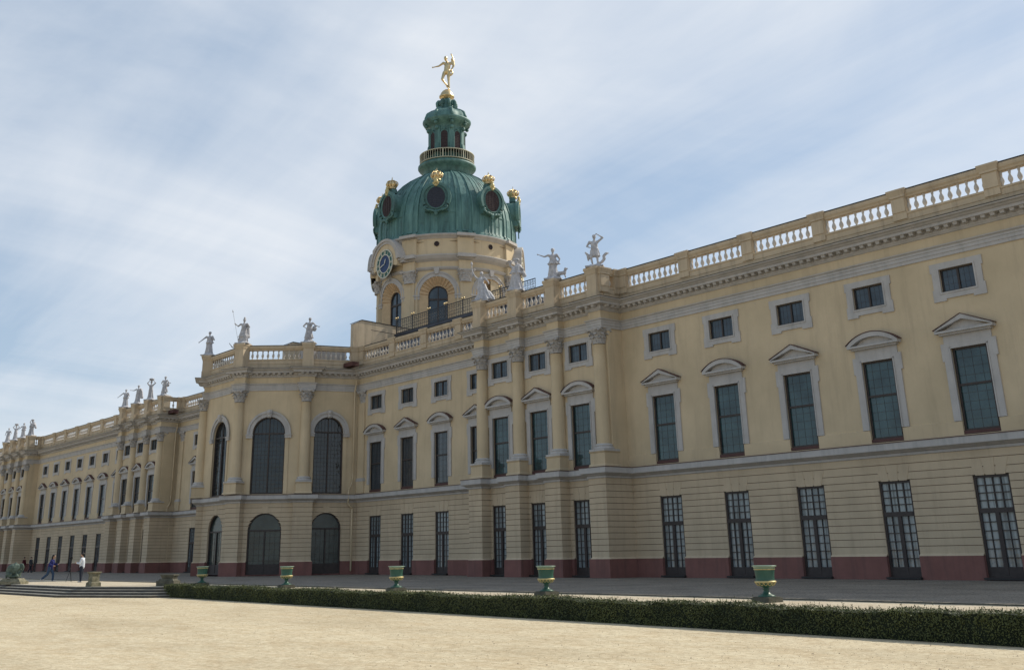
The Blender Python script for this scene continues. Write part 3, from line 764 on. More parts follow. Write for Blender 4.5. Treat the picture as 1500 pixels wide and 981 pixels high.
# ------------------------------------------------------------------ domed tower
TX,TY=-84.0,62.4
TW=empty('domed_tower',(TX,TY,16.70)); TW.scale=(1.055,)*3; tag(TW,'round yellow tower with clock, green copper dome, gilded crowns and lantern above the palace','tower')
TO=Vector((-TX,-TY,-15.9))
def tpart(m,name,mats): o=m.build(name,mats,TW); o.location=TO; return o
cy=Cyl((TX,TY),6.5); FA=[R(-90+45*k) for k in range(8)]
GAB=(R(-90),R(-135)+0,R(45),R(90))
tops=[]
for a in FA:
    u=cy.uof(a); tops.append(opening(u,3.2,20.3,24.75,True))
m=MB(); wall(m,cy,14.5,26.5,tops,0,0)
for o in tops:
    reveal(m,cy,o,.55,0,1,splay=.62); uc=(o['u0']+o['u1'])/2; zc=o['z1']-o['r']
    for i in range(13):
        t=pi*(i+.5)/13; m.cap(cy.P(uc-1.58*cos(t),zc+1.58*sin(t),-.03),cy.P(uc-1.0*cos(t),zc+1.0*sin(t),-.53),.10,.05,8,2)
# inner wall closing around the windows
cy2=Cyl((TX,TY),5.95); 
in_ops=[opening(cy2.uof(a),1.80,20.3,24.03,True) for a in FA]
wall(m,cy2,19.5,26,in_ops,0,1)
for o in in_ops: reveal(m,cy2,o,.25,0,1)
tpart(m,'drum_wall',[M_wall,M_niche,M_shell])
m=MB(); T0=Matrix.Translation((TX,TY,0))
m.lathe([(5.0,19.0),(5.0,28)],24,M=T0); tpart(m,'drum_core',[M_ledge])
m=MB(); m.lathe([(6.5,25.35),(6.58,25.35),(6.58,25.5),(6.66,25.55),(6.66,25.62),(6.5,25.66)],96,M=T0)
m.lathe([(6.5,26.15),(6.6,26.2),(6.66,26.3),(6.85,26.36),(6.85,26.46),(7.02,26.58),(7.05,26.70),(6.5,26.80)],96,M=T0)
m.lathe([(6.6,28.25),(6.66,28.3),(6.70,28.4),(6.85,28.46),(6.95,28.56),(6.95,28.64),(6.5,28.72)],96,M=T0); tpart(m,'drum_cornice',[M_ttrim])
m=MB(); m.lathe([(6.52,26.72),(6.56,26.95),(6.56,28.3)],96,M=T0); tpart(m,'attic_wall',[M_wall])
def LT(a,r,z=0):  # local frame: x to the viewer's right, y inward, z up
    return Matrix.Translation((TX+r*cos(a),TY+r*sin(a),z))@Matrix.Rotation(a+pi/2,4,'Z')
def arc_band(m,r0,r1,y0,y1,zc,a0,a1,n,M,mi=0,bend=None):
    for i in range(n):
        t0=a0+(a1-a0)*i/n; t1=a0+(a1-a0)*(i+1)/n; v=[]
        for y in (y0,y1):
            for (r,t) in ((r0,t0),(r1,t0),(r1,t1),(r0,t1)):
                x=-r*cos(t); yy=y+(bend(x) if bend else 0); v.append((x,yy,zc+r*sin(t)))
        m.add(v,[(0,1,2,3),(7,6,5,4),(1,5,6,2),(0,3,7,4),(0,4,5,1),(3,2,6,7)],mi,False,M)
def bend(rad): return lambda x: rad-sqrt(max(.1,rad*rad-x*x))
for k,a in enumerate(FA):
    M=LT(a,6.5)
    w=MB(); arc_band(w,1.60,2.02,-.10,.06,23.15,0,pi,18,M,0,bend(6.5)); arc_band(w,1.94,2.06,-.16,-.08,23.15,0,pi,18,M,0,bend(6.5))
    for q in (-1,1):
        for (xa,xb,za,zb,yy) in ((1.58,2.12,22.75,23.12,-.14),(1.54,2.18,23.02,23.14,-.20)):
            x0,x1=sorted((q*xa,q*xb)); B=bend(6.5)((xa+xb)/2); w.box(x0,x1,yy+B,.12+B,za,zb,0,M)
    w.taper(0,-.08,24.95,25.50,.16,.16,.26,.2,0,M)
    me=tpart(w,'arched_window',[M_ttrim])
    M2=LT(a,5.80); s=MB(); 
    r=.90; zc=23.13
    arc_band(s,r-.10,r,-.02,.10,zc,0,pi,14,M2)
    for q in (-1,1): x0,x1=sorted((q*(r-.1),q*r)); s.box(x0,x1,-.02,.10,20.3,zc,0,M2)
    s.box(-r+.1,r-.1,-.03,.1,22.75,22.90,0,M2); s.box(-.06,.06,-.03,.1,20.3,22.75,0,M2); s.box(-.03,.03,-.02,.1,22.9,zc+r-.1,0,M2); s.box(-r+.1,r-.1,-.02,.1,20.3,20.45,0,M2)
    so=s.build('sash',[M_sash],me); 
    p=MB(); n=12; v=[(-r+.05,.06,20.3),(r-.05,.06,20.3)]+[((r-.05)*cos(pi*i/n),.06,zc+(r-.05)*sin(pi*i/n)) for i in range(n+1)]
    p.add(v,[tuple(range(len(v)))],M=M2); p.build('pane',[G_small],me)
    # little round port in the attic / clock and gable
    gab=k in (0,7,3,4)
    if not gab:
        h=MB(); M3=LT(a,6.56,27.75); 
        h.lathe([(.20,-.02),(.24,.06),(.17,.08),(.15,.02),(.001,.0)],16,0,M3@Matrix.Rotation(pi/2,4,'X')); h.build('round_port',[M_louv],TW).location=TO
        h=MB()
        for q in (-1,1): x0,x1=sorted((q*.6,q*2.0)); h.box(x0,x1,-.012+.12,.12+.25,27.98,28.02,0,LT(a,6.56)); 
        h.build('panel_lines',[M_groove],TW).location=TO
    else:
        M3=LT(a,6.5,26.5); g=MB()
        arc_band(g,0,1.95,-.59,.4,.0,-.25,pi+.25,22,M3,1)
        arc_band(g,1.85,2.20,-.68,.4,.0,.05,pi-.05,22,M3,0); arc_band(g,2.1,2.32,-.78,.4,.0,.05,pi-.05,22,M3,0)
        for q in (-1,1):
            x0,x1=sorted((q*1.9,q*2.55)); g.box(x0,x1,-.35,.6,-.28,.02,0,M3); x0,x1=sorted((q*1.9,q*2.65)); g.box(x0,x1,-.45,.6,.02,.14,0,M3)
        tpart(g,'gable',[M_ttrim,M_wall])
        # clock
        c=MB(); Mc=LT(a,6.5+.60,26.5)@Matrix.Rotation(pi/2,4,'X')
        c.lathe([(.86,.04),(.0005,.04)],40,0,Mc,caps=False); c.lathe([(.84,.05),(1.30,.05)],40,1,Mc,caps=False)
        for rr in (.85,1.30): c.lathe([(rr-.04,.04),(rr-.04,.10),(rr+.04,.10),(rr+.04,.04)],40,2,Mc,caps=False)
        cl=tpart(c,'clock',[M_clock,M_clockr,M_pale])
        def stroke(m,x0,y0,x1,y1,w,T):
            L=hypot(x1-x0,y1-y0); ang=atan2(y1-y0,x1-x0); m.box(0,L,-w/2,w/2,.056,.085,0,T@Matrix.Translation((x0,y0,0))@Matrix.Rotation(ang,4,'Z'))
        nm=MB(); 
        rom=['XII','I','II','III','IIII','V','VI','VII','VIII','IX','X','XI']
        for h_,tx in enumerate(rom):
            th=-h_*pi/6; T_=Mc@Matrix.Rotation(th,4,'Z')@Matrix.Translation((0,1.075,0))
            ws={'I':.07,'V':.17,'X':.17}; tot=sum(ws[ch] for ch in tx); x=-tot/2
            for ch in tx:
                wd=ws[ch]; 
                if ch=='I': stroke(nm,x+wd/2,-.15,x+wd/2,.15,.035,T_)
                if ch=='V': stroke(nm,x+.015,.15,x+wd/2,-.15,.035,T_); stroke(nm,x+wd-.015,.15,x+wd/2,-.15,.025,T_)
                if ch=='X': stroke(nm,x+.015,.15,x+wd-.015,-.15,.035,T_); stroke(nm,x+wd-.015,.15,x+.015,-.15,.025,T_)
                x+=wd
        nm.build('numerals',[M_pale],cl)
        hd=MB()
        for ang,L,w in ((R(90-21),.52,.10),(R(90-252),.90,.08)):
            hd.add([(0,-w/2,.10),(L*.7,-w*.6,.10),(L,0,.10),(L*.7,w*.6,.10),(0,w/2,.10),(-.15,0,.10)],[(0,1,2,3,4,5)],0,False,Mc@Matrix.Rotation(ang,4,'Z'))
        hd.build('clock_hands',[M_pale],cl)
    # pilasters between the windows
    a2=a+R(22.5); Mp=LT(a2,6.5)
    q_=MB(); q_.box(-.52,.52,-.22,.1,19.0,24.3,0,Mp); q_.box(-.80,.80,-.10,.1,19,24.3,0,Mp); pr=tpart(q_,'pilaster',[M_wall])
    q_=MB(); leafcap(q_,24.25,25.33,.52,LT(a2,6.62)@Matrix.Diagonal((1.05,.7,1,1))); q_.build('capital',[M_ttrim],pr)
    q_=MB(); q_.box(-.62,.62,-.30,.1,25.36,26.2,0,Mp); q_.box(-.75,.75,-.28,.3,26.75,28.3,0,Mp); tpart(q_,'pilaster_block',[M_wall])
    q_=MB(); q_.box(-.85,.85,-.78,.3,26.42,26.74,0,Mp); tpart(q_,'cornice_break',[M_ttrim]); q_=MB(); q_.box(-.85,.85,-.62,.3,28.42,28.68,0,Mp); tpart(q_,'upper_cornice_break',[M_ttrim])
# dome
DP=[(6.72,28.65),(6.72,28.9),(6.60,29.1),(6.62,30.0),(6.58,30.8),(6.42,31.7),(6.12,32.6),(5.70,33.4),(5.15,34.15),(4.5,34.85),(3.75,35.45),(3.0,35.9),(2.3,36.2),(2.0,36.35)]
m=MB(); m.lathe(DP,128,M=T0,mod=lambda a,z:1.0)
def rib(m,a,w,h,M=T0):
    for (r0,z0),(r1,z1) in zip(DP[1:],DP[2:]):
        v=[]
        for r,z in ((r0,z0),(r1,z1)):
            ww=w*(.35+.65*r/6.6)
            for da,dr in ((-ww,-.05),(-ww*.75,h),(ww*.75,h),(ww,-.05)):
                aa=a+da/max(r,.5); v.append(((r+dr)*cos(aa),(r+dr)*sin(aa),z+dr*.5))
        m.add(v,[(0,1,5,4),(1,2,6,5),(2,3,7,6)],0,False,M)
for k in range(8):
    a=R(-67.5+45*k)
    for da,w,h in ((0,.36,.06),(-R(6.5),.10,.09),(R(6.5),.10,.09)): rib(m,a+da,w,h)
    for da in (-R(12.5),-R(17),R(12.5),R(17),R(-21),R(21)): rib(m,a+da,.03,.03)
# staggered sheet joints
for k in range(8):
    for j in range(7):
        aa=R(-67.5+45*k)+R(11+j*4.0); zz=29.8+ (j*37%5)*.45
        r=6.6; m.box(-.22,.22,-.035,.05,zz,zz+.03,0,LT(aa,r))
tpart(m,'copper_dome',[M_cu])
# gallery, lantern, cap
m=MB(); m.lathe([(2.0,36.1),(2.3,36.6),(2.35,36.85),(2.75,37.0),(2.86,37.15),(2.86,37.32),(2.6,37.42),(2.6,37.55),(0.001,37.6)],64,M=T0); tpart(m,'lantern_gallery',[M_cu])
m=MB()
m.lathe([(2.66,38.42),(2.72,38.42),(2.72,38.50),(2.62,38.50),(2.62,38.42)],64,M=T0); m.lathe([(2.64,37.55),(2.70,37.55),(2.70,37.62),(2.64,37.62)],64,M=T0)
for i in range(64):
    a=2*pi*i/64; m.box(-.022 if i%8 else -.06,.022 if i%8 else .06,-.02,.02,37.55,38.44,0,LT(a,2.68))
tpart(m,'gallery_railing',[M_rail])
m=MB(); m.lathe([(2.0,37.5),(2.0,37.9),(1.80,38.1),(1.70,39.0),(1.66,41.3),(1.75,41.5),(2.05,41.65),(2.3,41.8),(2.42,42.0),(2.42,42.12),(2.0,42.25)],48,M=T0)
m.lathe([(2.1,42.1),(2.05,42.45),(1.95,42.75),(1.7,43.05),(1.2,43.3),(.85,43.5),(.68,43.8),(.60,44.1),(.62,44.5),(.45,44.62),(.40,44.75)],48,M=T0,mod=lambda a,z:1+.05*cos(8*(a-R(22.5))))
for k in range(8):
    a=R(-90+45*k+22.5); Mk=LT(a,1.66)
    m.box(-.26,.26,-.18,.1,37.9,41.2,0,Mk); m.taper(0,-.16,37.6,39.4,.28,.30,.22,.10,0,Mk)
    m.ell((0,-.26,41.05),(.22,.16,.22),10,0,Mk); m.box(-.34,.34,-.62,.3,41.72,42.15,0,Mk); m.ell((0,-.42,41.55),(.2,.2,.2),8,0,Mk)
    # scrolls on the cap
    Ms=LT(a,.0)
    m.tube([(0,-2.15,42.3),(0,-1.95,42.85),(0,-1.5,43.15),(0,-1.05,43.35)],.17,8,0,Ms)
    m.tube([(0,-.75,43.5),(0,-.95,43.8),(0,-1.0,44.15),(0,-.80,44.4),(0,-.62,44.25),(0,-.72,44.05)],.16,8,0,Ms)
tpart(m,'lantern',[M_cu])
for k in range(8):
    a=R(-90+45*k); Mk=LT(a,1.66); w=MB()
    arc_band(w,0.0,.34,-.06,.1,40.35,0,pi,10,Mk); w.box(-.34,.34,-.06,.1,38.35,40.35,0,Mk)
    for j in range(14): w.box(-.33,.33,-.09,-.05,38.4+j*.16,38.46+j*.16,0,Mk)
    lo=tpart(w,'louvred_opening',[M_louv])
    w=MB(); arc_band(w,.34,.44,-.10,.1,40.35,0,pi,10,Mk); w.box(-.44,-.34,-.10,.1,38.3,40.35,0,Mk); w.box(.34,.44,-.10,.1,38.3,40.35,0,Mk); w.ell((0,-.12,40.85),(.14,.08,.12),8,0,Mk); w.build('frame',[M_cu],lo)
# dormers with oval windows and crowns
for k,a in enumerate(FA):
    Mk=LT(a,6.55,32.05); d=MB()
    n=22; prof=[]
    # hood: extruded horseshoe from inside the dome out to the front
    def hs(t,sx,sz): return (sx*cos(t),sz*sin(t))
    pts=[hs(-.55+ (pi+1.1)*i/n,1.24,1.30) for i in range(n+1)]
    for (xa,za),(xb,zb) in zip(pts,pts[1:]):
        d.add([(xa,-.42,za),(xb,-.42,zb),(xb,2.6,zb),(xa,2.6,za)],[(0,1,2,3)],0,True,Mk)
        d.add([(xa*.78,-.42,za*.80),(xb*.78,-.42,zb*.80),(xb,-.42,zb),(xa,-.42,za)],[(0,1,2,3)],0,False,Mk)
        d.add([(xa*1.12,-.52,za*1.10),(xb*1.12,-.52,zb*1.10),(xb*1.12,-.20,zb*1.10),(xa*1.12,-.20,za*1.10)],[(0,1,2,3)],0,True,Mk)
        d.add([(xa*1.12,-.52,za*1.10),(xb*1.12,-.52,zb*1.10),(xb*.92,-.52,zb*.90),(xa*.92,-.52,za*.90)],[(3,2,1,0)],0,False,Mk)
        d.add([(xa*1.12,-.20,za*1.10),(xb*1.12,-.20,zb*1.10),(xb*.98,-.18,zb*.98),(xa*.98,-.18,za*.98)],[(0,1,2,3)],0,False,Mk)
    d.box(-1.05,1.05,-.36,.8,-1.30,.5,0,Mk)
    for q in (-1,1):
        d.tube([(q*.05,-.48,-1.40),(q*.40,-.50,-1.25),(q*.75,-.48,-1.22),(q*1.02,-.46,-1.02),(q*.98,-.45,-.85),(q*.85,-.45,-.92)],.10,8,0,Mk)
        d.tube([(q*1.05,-.42,-.6),(q*1.18,-.40,-.35),(q*1.12,-.40,-.1),(q*1.25,-.38,.15)],.10,8,0,Mk)
    d.ell((0,-.45,-1.45),(.18,.12,.3),8,0,Mk); d.box(-.05,.05,-.40,-.30,-2.3,-1.4,0,Mk)
    # oval frame
    no=28
    for i in range(no):
        t0,t1=2*pi*i/no,2*pi*(i+1)/no
        for (r0,r1,y0,y1) in ((1,1,0,0),):
            A=[(.82*cos(t),1.0*sin(t)) for t in (t0,t1)]; B=[(1.0*cos(t),1.18*sin(t)) for t in (t0,t1)]; Cc=[(.91*cos(t),1.09*sin(t)) for t in (t0,t1)]
            d.add([(A[0][0],-.40,A[0][1]),(A[1][0],-.40,A[1][1]),(Cc[1][0],-.54,Cc[1][1]),(Cc[0][0],-.54,Cc[0][1]),(B[1][0],-.40,B[1][1]),(B[0][0],-.40,B[0][1])],[(0,1,2,3),(3,2,4,5)],0,True,Mk)
    dor=tpart(d,'dormer',[M_cu])
    w=MB(); w.add([(.83*cos(2*pi*i/28),-.415,1.01*sin(2*pi*i/28)) for i in range(28)],[tuple(range(28))],0,False,Mk)
    for j in range(-5,6):
        z=j*.17; ww=.82*sqrt(max(0,1-(z/1.0)**2)); w.box(-ww,ww,-.44,-.41,z-.02,z+.02,0,Mk)
    for j in (-1,0,1): ww=1.0*sqrt(1-(j*.35/.7)**2); w.box(j*.35-.02,j*.35+.02,-.45,-.41,-ww,ww,0,Mk)
    w.build('oval_window',[M_louv if k!=1 else M_dkpane],dor)
    # gilded mask and crown
    g=MB(); Mg=LT(a,6.9,33.25); g.ell((0,-.12,.30),(.22,.2,.26),10,0,Mg); g.ell((-.2,-.08,.12),(.16,.14,.18),8,0,Mg); g.ell((.2,-.08,.12),(.16,.14,.18),8,0,Mg); g.ell((0,-.12,-.05),(.2,.14,.14),8,0,Mg); g.ell((0,-.1,.6),(.16,.14,.16),8,0,Mg)
    g.build('gilt_ornament',[M_goldp],dor)
    g=MB(); Mc=LT(a,6.45,33.42); g.taper(0,.05,-.05,.38,.42,.30,.36,.26,0,Mc); g.build('crown_pedestal',[M_cu],dor)
    g=MB(); Mc=LT(a,6.45,33.80)@Matrix.Diagonal((.86,.86,.9,1))
    g.lathe([(.42,0),(.46,.02),(.48,.10),(.44,.12),(.44,.22),(.49,.24),(.47,.30)],20,0,Mc)
    for j in range(8):
        t=2*pi*j/8; e=(cos(t),sin(t))
        g.tube([(e[0]*r,e[1]*r,z) for r,z in ((.46,.28),(.60,.42),(.66,.58),(.60,.76),(.42,.90),(.20,.94),(.04,.88))],.058,6,0,Mc)
        g.ell((e[0]*.56,e[1]*.56,.46),(.10,.10,.13),6,0,Mc)
    g.lathe([(.44,.25),(.52,.42),(.55,.58),(.48,.74),(.30,.86),(.02,.90)],16,0,Mc); g.ell((0,0,1.0),(.14,.14,.13),10,0,Mc); g.box(-.025,.025,-.025,.025,1.1,1.38,0,Mc); g.box(-.09,.09,-.025,.025,1.20,1.25,0,Mc)
    tpart(g,'gilded_crown',[M_gold])
# ------------------------------------------------------------------ figures
def remesh(mb,name,vox,mats,smooth=2):
    me=mb.mesh(name+'_src'); o=bpy.data.objects.new(name+'_src',me); COL.objects.link(o)
    md=o.modifiers.new('r','REMESH'); md.mode='VOXEL'; md.voxel_size=vox; md.use_smooth_shade=True
    if smooth: s=o.modifiers.new('s','SMOOTH'); s.iterations=smooth; s.factor=.5
    dg=bpy.context.evaluated_depsgraph_get(); ev=o.evaluated_get(dg); out=bpy.data.meshes.new_from_object(ev); out.name=name
    bpy.data.objects.remove(o); bpy.data.meshes.remove(me)
    out.materials.clear()
    for m in mats: out.materials.append(m)
    return out
def figure(m,J,s=1.0,head=True,legs=True):
    """J: joints in metres for a 1.8 m body; capsules with taper"""
    c=lambda a,b,r0,r1:m.cap(J[a],J[b],r0*s,r1*s,10)
    c('pel','che',.145,.155); 
    m.cap(Vector(J['che'])+Vector((0,0,.02)),Vector(J['neck'])-Vector((0,0,.05)),.13*s,.07*s,10)
    for q in 'lr':
        c('sh'+q,'el'+q,.062,.045); c('el'+q,'wr'+q,.044,.028); m.cap(J['che'],J['sh'+q],.11*s,.065*s,10)
        m.ell(Vector(J['wr'+q])+(Vector(J['wr'+q])-Vector(J['el'+q])).normalized()*.06,(.045*s,.035*s,.05*s),8)
        if legs:
            m.cap(J['pel'],J['hi'+q],.13*s,.10*s,10); c('hi'+q,'kn'+q,.098,.062); c('kn'+q,'an'+q,.060,.038)
            f=Vector(J['an'+q]); m.cap(f+Vector((0,.03,-.04)),f+Vector(J.get('ft',(0,-.17,-.05))),.042*s,.030*s,8)
    c('neck','hd',.052,.05)
    if head:
        h=Vector(J['hd']); m.ell(h+Vector((0,.0,.10)),(.082*s,.10*s,.125*s),14); m.ell(h+Vector((0,-.09,.075)),(.016,.03,.03),6); m.ell(h+Vector((0,.03,.14)),(.095*s,.10*s,.10*s),12)
def stand(dx=0):
    return dict(pel=(0,0,.95),che=(.02+dx,0,1.28),neck=(.02+dx,0,1.50),hd=(.03+dx,-.02,1.60),shl=(-.19+dx,0,1.43),shr=(.21+dx,0,1.43),
        ell=(-.30+dx,.02,1.16),wrl=(-.28+dx,-.12,.93),elr=(.32+dx,.02,1.16),wrr=(.28+dx,-.12,.95),hil=(-.10,0,.90),hir=(.10,0,.90),
        knl=(-.12,-.06,.50),knr=(.12,0,.50),anl=(-.12,0,.08),anr=(.14,.02,.08))
def robe(m,cx,z0,z1,r0,r1,k=9,amp=.16,ph=0,lean=0,sy=.8):
    n=40; rows=14; v=[];f=[]
    for j in range(rows+1):
        t=j/rows; z=z0+(z1-z0)*t; r=r0+(r1-r0)*t**.7; A=amp*(1-t)
        for i in range(n):
            a=2*pi*i/n; rr=r*(1+A*sin(k*a+ph+1.5*t)+.5*A*sin((k-4)*a+ph*2-t*2)); v.append((cx+lean*(1-t)+rr*cos(a),rr*sin(a)*sy,z))
    for j in range(rows):
        for i in range(n): f.append((j*n+i,j*n+(i+1)%n,(j+1)*n+(i+1)%n,(j+1)*n+i))
    f.append(tuple(range(n))[::-1]); f.append(tuple(range(rows*n,(rows+1)*n))); m.add(v,f,0,True)
def statue(kind):
    m=MB(); J=stand(random.uniform(-.03,.03))
    m.box(-.42,.42,-.36,.36,0,.10); m.ell((0,0,.10),(.40,.32,.12),14)
    B=MB(); dz=.10
    if kind=='arm_out_left':
        J.update(ell=(-.42,-.05,1.30),wrl=(-.68,-.15,1.34),elr=(.34,.05,1.15),wrr=(.22,-.16,1.05)); robe(B,0,.02,.98,.27,.16,9,.2,1); B.cap((.2,.1,1.4),(.30,.15,.6),.10,.14,8)
    elif kind=='arm_head_dolphin':
        J.update(elr=(.42,0,1.62),wrr=(.18,-.08,1.80),ell=(-.34,0,1.18),wrl=(-.14,-.18,1.02),knl=(-.16,-.14,.52),anl=(-.10,.02,.08)); 
        robe(B,.03,.55,1.02,.22,.17,8,.25,2)
        B.tube([(.10,.05,.15),(.30,.02,.22),(.44,0,.40),(.42,0,.58),(.55,0,.72)],.075,8); B.cap((.50,0,.70),(.66,.0,.70),.05,.03,6); B.cap((-.2,.05,.55),(-.42,.05,.85),.10,.05,8); B.cap((-.34,.05,.75),(-.30,.05,.40),.06,.05,6)
    elif kind=='animal':
        J.update(ell=(-.40,-.05,1.34),wrl=(-.66,-.14,1.45),elr=(.32,.05,1.18),wrr=(.30,-.05,.95)); robe(B,-.02,.08,1.0,.26,.17,9,.22,.5); robe(B,.02,.85,1.15,.30,.17,7,.2,1)
        B.cap((.28,.0,.30),(.52,.0,.32),.12,.11,10); B.cap((.55,0,.35),(.60,-.02,.55),.07,.08,8); B.cap((.60,-.02,.56),(.70,-.05,.54),.05,.035,8); B.cap((.54,0,.3),(.58,0,.05),.045,.04,6); B.cap((.28,0,.28),(.30,0,.05),.05,.04,6)
    elif kind=='torch':
        J.update(ell=(-.34,-.02,1.62),wrl=(-.42,-.06,1.90),elr=(.36,.0,1.22),wrr=(.44,-.12,1.05),hd=(.05,-.05,1.60)); robe(B,.08,.02,1.05,.46,.17,10,.22,0,lean=.10)
        B.cap((-.44,-.06,1.55),(-.46,-.06,2.35),.028,.035,6); B.cap((-.46,-.06,2.35),(-.47,-.06,2.50),.07,.03,8); B.cap((.35,.1,.5),(.55,.1,.15),.16,.16,8)
    elif kind=='bulky':
        J.update(ell=(-.30,.0,1.60),wrl=(-.12,-.08,1.80),elr=(.40,.0,1.25),wrr=(.30,-.2,1.35)); robe(B,.0,.02,1.1,.34,.20,8,.22,1.3); robe(B,.05,1.0,1.45,.32,.2,6,.2,.6); B.cap((.15,.12,1.5),(.42,.12,.9),.14,.12,8); B.ell((.05,0,1.85),(.17,.15,.12),10)
    elif kind=='spear':
        J.update(ell=(-.36,-.02,1.26),wrl=(-.50,-.12,1.42),elr=(.36,.02,1.18),wrr=(.24,-.12,1.05)); robe(B,0,.45,1.02,.28,.17,9,.2,2); robe(B,.05,.02,.6,.22,.24,8,.2,1); B.cap((-.30,-.12,.25),(-.72,-.12,2.35),.020,.018,6); B.cap((-.72,-.12,2.35),(-.755,-.12,2.52),.045,.006,6)
        B.ell((.03,0,1.86),(.06,.13,.10),8); B.ell((-.25,.05,.25),(.14,.12,.2),8); B.cap((.18,.14,1.4),(.24,.2,.5),.10,.12,8)
    elif kind=='akimbo':
        J.update(ell=(-.40,.05,1.22),wrl=(-.20,-.05,1.05),elr=(.40,-.05,1.22),wrr=(.62,-.16,1.10)); robe(B,0,.30,1.02,.26,.17,9,.24,2.5); robe(B,-.04,.02,.5,.26,.2,9,.2,1); B.ell((.34,-.05,.98),(.16,.14,.22),8); B.cap((.62,-.16,1.1),(.74,-.16,1.12),.04,.02,6)
    elif kind=='both_low':
        J.update(ell=(-.42,-.03,1.24),wrl=(-.62,-.10,1.02),elr=(.32,0,1.15),wrr=(.20,-.15,1.25)); robe(B,.02,.02,1.02,.26,.17,9,.22,1.9); robe(B,.02,.9,1.2,.26,.18,7,.16,.4)
    elif kind=='fortuna': pass
    elif kind=='arm_up_left':
        J.update(ell=(-.36,0,1.46),wrl=(-.52,-.05,1.72),elr=(.30,.0,1.16),wrr=(.12,-.15,1.10)); robe(B,0,.02,1.0,.24,.16,8,.2,3)
    elif kind=='basket':
        J.update(ell=(-.38,0,1.62),wrl=(-.16,0,1.86),elr=(.38,0,1.60),wrr=(.16,0,1.86)); robe(B,0,.02,1.02,.26,.17,8,.22,.9); B.ell((0,0,1.98),(.24,.2,.12),10)
    else:
        robe(B,0,.02,1.02,.26,.17,9,.2,4)
    figure(B,J,1.06)
    m.v and None
    o=len(m.v)
    m.add([(x,y,z+dz) for x,y,z in B.v],B.f,0,True)
    return remesh(m,'statue',.030,[M_statue],1)
SK={}
def place_statue(kind,x,y,rz,label,group,scale=1.12):
    if kind not in SK: SK[kind]=statue(kind)
    o=link('statue',SK[kind],None,(x,y,17.862),rz); o.scale=(scale*1.2,scale*1.2,scale); tag(o,label,'statue',group)
    return o
G1='stone statues on the parapet'
sp=[p for p in STATUE_PIERS if p[0]>-60]; sp.sort(key=lambda p:-p[0])
turn=R(38)
for p,kind,lb in zip(sp,('arm_head_dolphin','animal','bulky','torch'),
    ('pale stone statue raising one arm to its head, beside the right-hand wing balustrade','pale stone statue stretching one arm out with a small animal at its feet',
     'bulky robed stone statue with raised arms in front of the tower drum','robed stone statue holding up a tall torch beside the roof railing')):
    place_statue(kind,p[0],p[1],turn,lb,G1)
pv=[p for p in STATUE_PIERS if -95<p[0]<-76]; pv.sort(key=lambda p:-p[0])
for p,kind,lb in zip(pv,('akimbo','spear','both_low','arm_up_left'),
    ('stone statue with bent elbows on the pavilion pier nearest the tower','helmeted stone statue holding a long spear on the round pavilion',
     'draped stone statue with lowered outstretched arm on the leftmost pavilion pier','small stone statue half hidden behind the spear statue on the pavilion')):
    place_statue(kind,p[0],p[1],turn+.1,lb,G1)
for off,nm,ks in ((66.6,'middle left roof projection',('akimbo','basket','arm_out_left','both_low')),(113.4,'far left roof projection',('bulky','both_low','basket','plain'))):
    q=[p for p in STATUE_PIERS if abs(p[0]+51.4+off)<7.5 and abs(p[1]-45.3)<.3]; q.sort(key=lambda p:-p[0])
    for p,kind,od in zip(q,ks,('nearest','second','third','farthest')):
        place_statue(kind,p[0],p[1],turn+random.uniform(-.2,.2),'grey stone statue, %s of the four on the %s'%(od,nm),G1,1.12)
# gilded figure on the lantern
b=MB(); J=stand(.03); J.update(che=(.05,0,1.30),neck=(.03,0,1.50),hd=(-.04,-.02,1.58),shl=(-.14,-.06,1.43),shr=(.20,.05,1.44),ell=(-.36,-.08,1.28),wrl=(-.62,-.10,1.24),elr=(.34,.06,1.30),wrr=(.24,.0,1.05),knl=(-.20,-.10,.55),anl=(.02,.06,.22),knr=(.10,0,.48),anr=(.12,.02,.05),hil=(-.11,0,.92),hir=(.10,0,.90))
figure(b,J,1.0); b.tube([(.24,0,1.05),(.36,.05,1.25),(.34,.06,1.55),(.28,.05,1.78),(.22,.04,1.92)],.036,8); b.tube([(.24,0,1.05),(.30,.02,.85),(.22,.0,.75),(.12,-.05,.92)],.045,8); b.cap((.28,.05,1.6),(.34,.1,1.35),.08,.06,8)
fm=remesh(b,'gilded_statue',.022,[M_gold],1)
fr=empty('gilded_statue',(TX,TY,47.0)); tag(fr,'gilded nude goddess statue balancing on a golden ball atop the lantern','statue')
fo=link('figure',fm,fr,(0,0,1.20),R(38)); fo.scale=(2.2,)*3
b=MB(); b.lathe([(.32,-.1),(.48,.02),(.70,.28),(.74,.36),(.72,.46),(.64,.74),(.44,1.02),(.18,1.20),(.05,1.25)],24); b.lathe([(.74,.26),(.80,.28),(.80,.44),(.74,.46)],24); b.build('ball',[M_gold],fr)
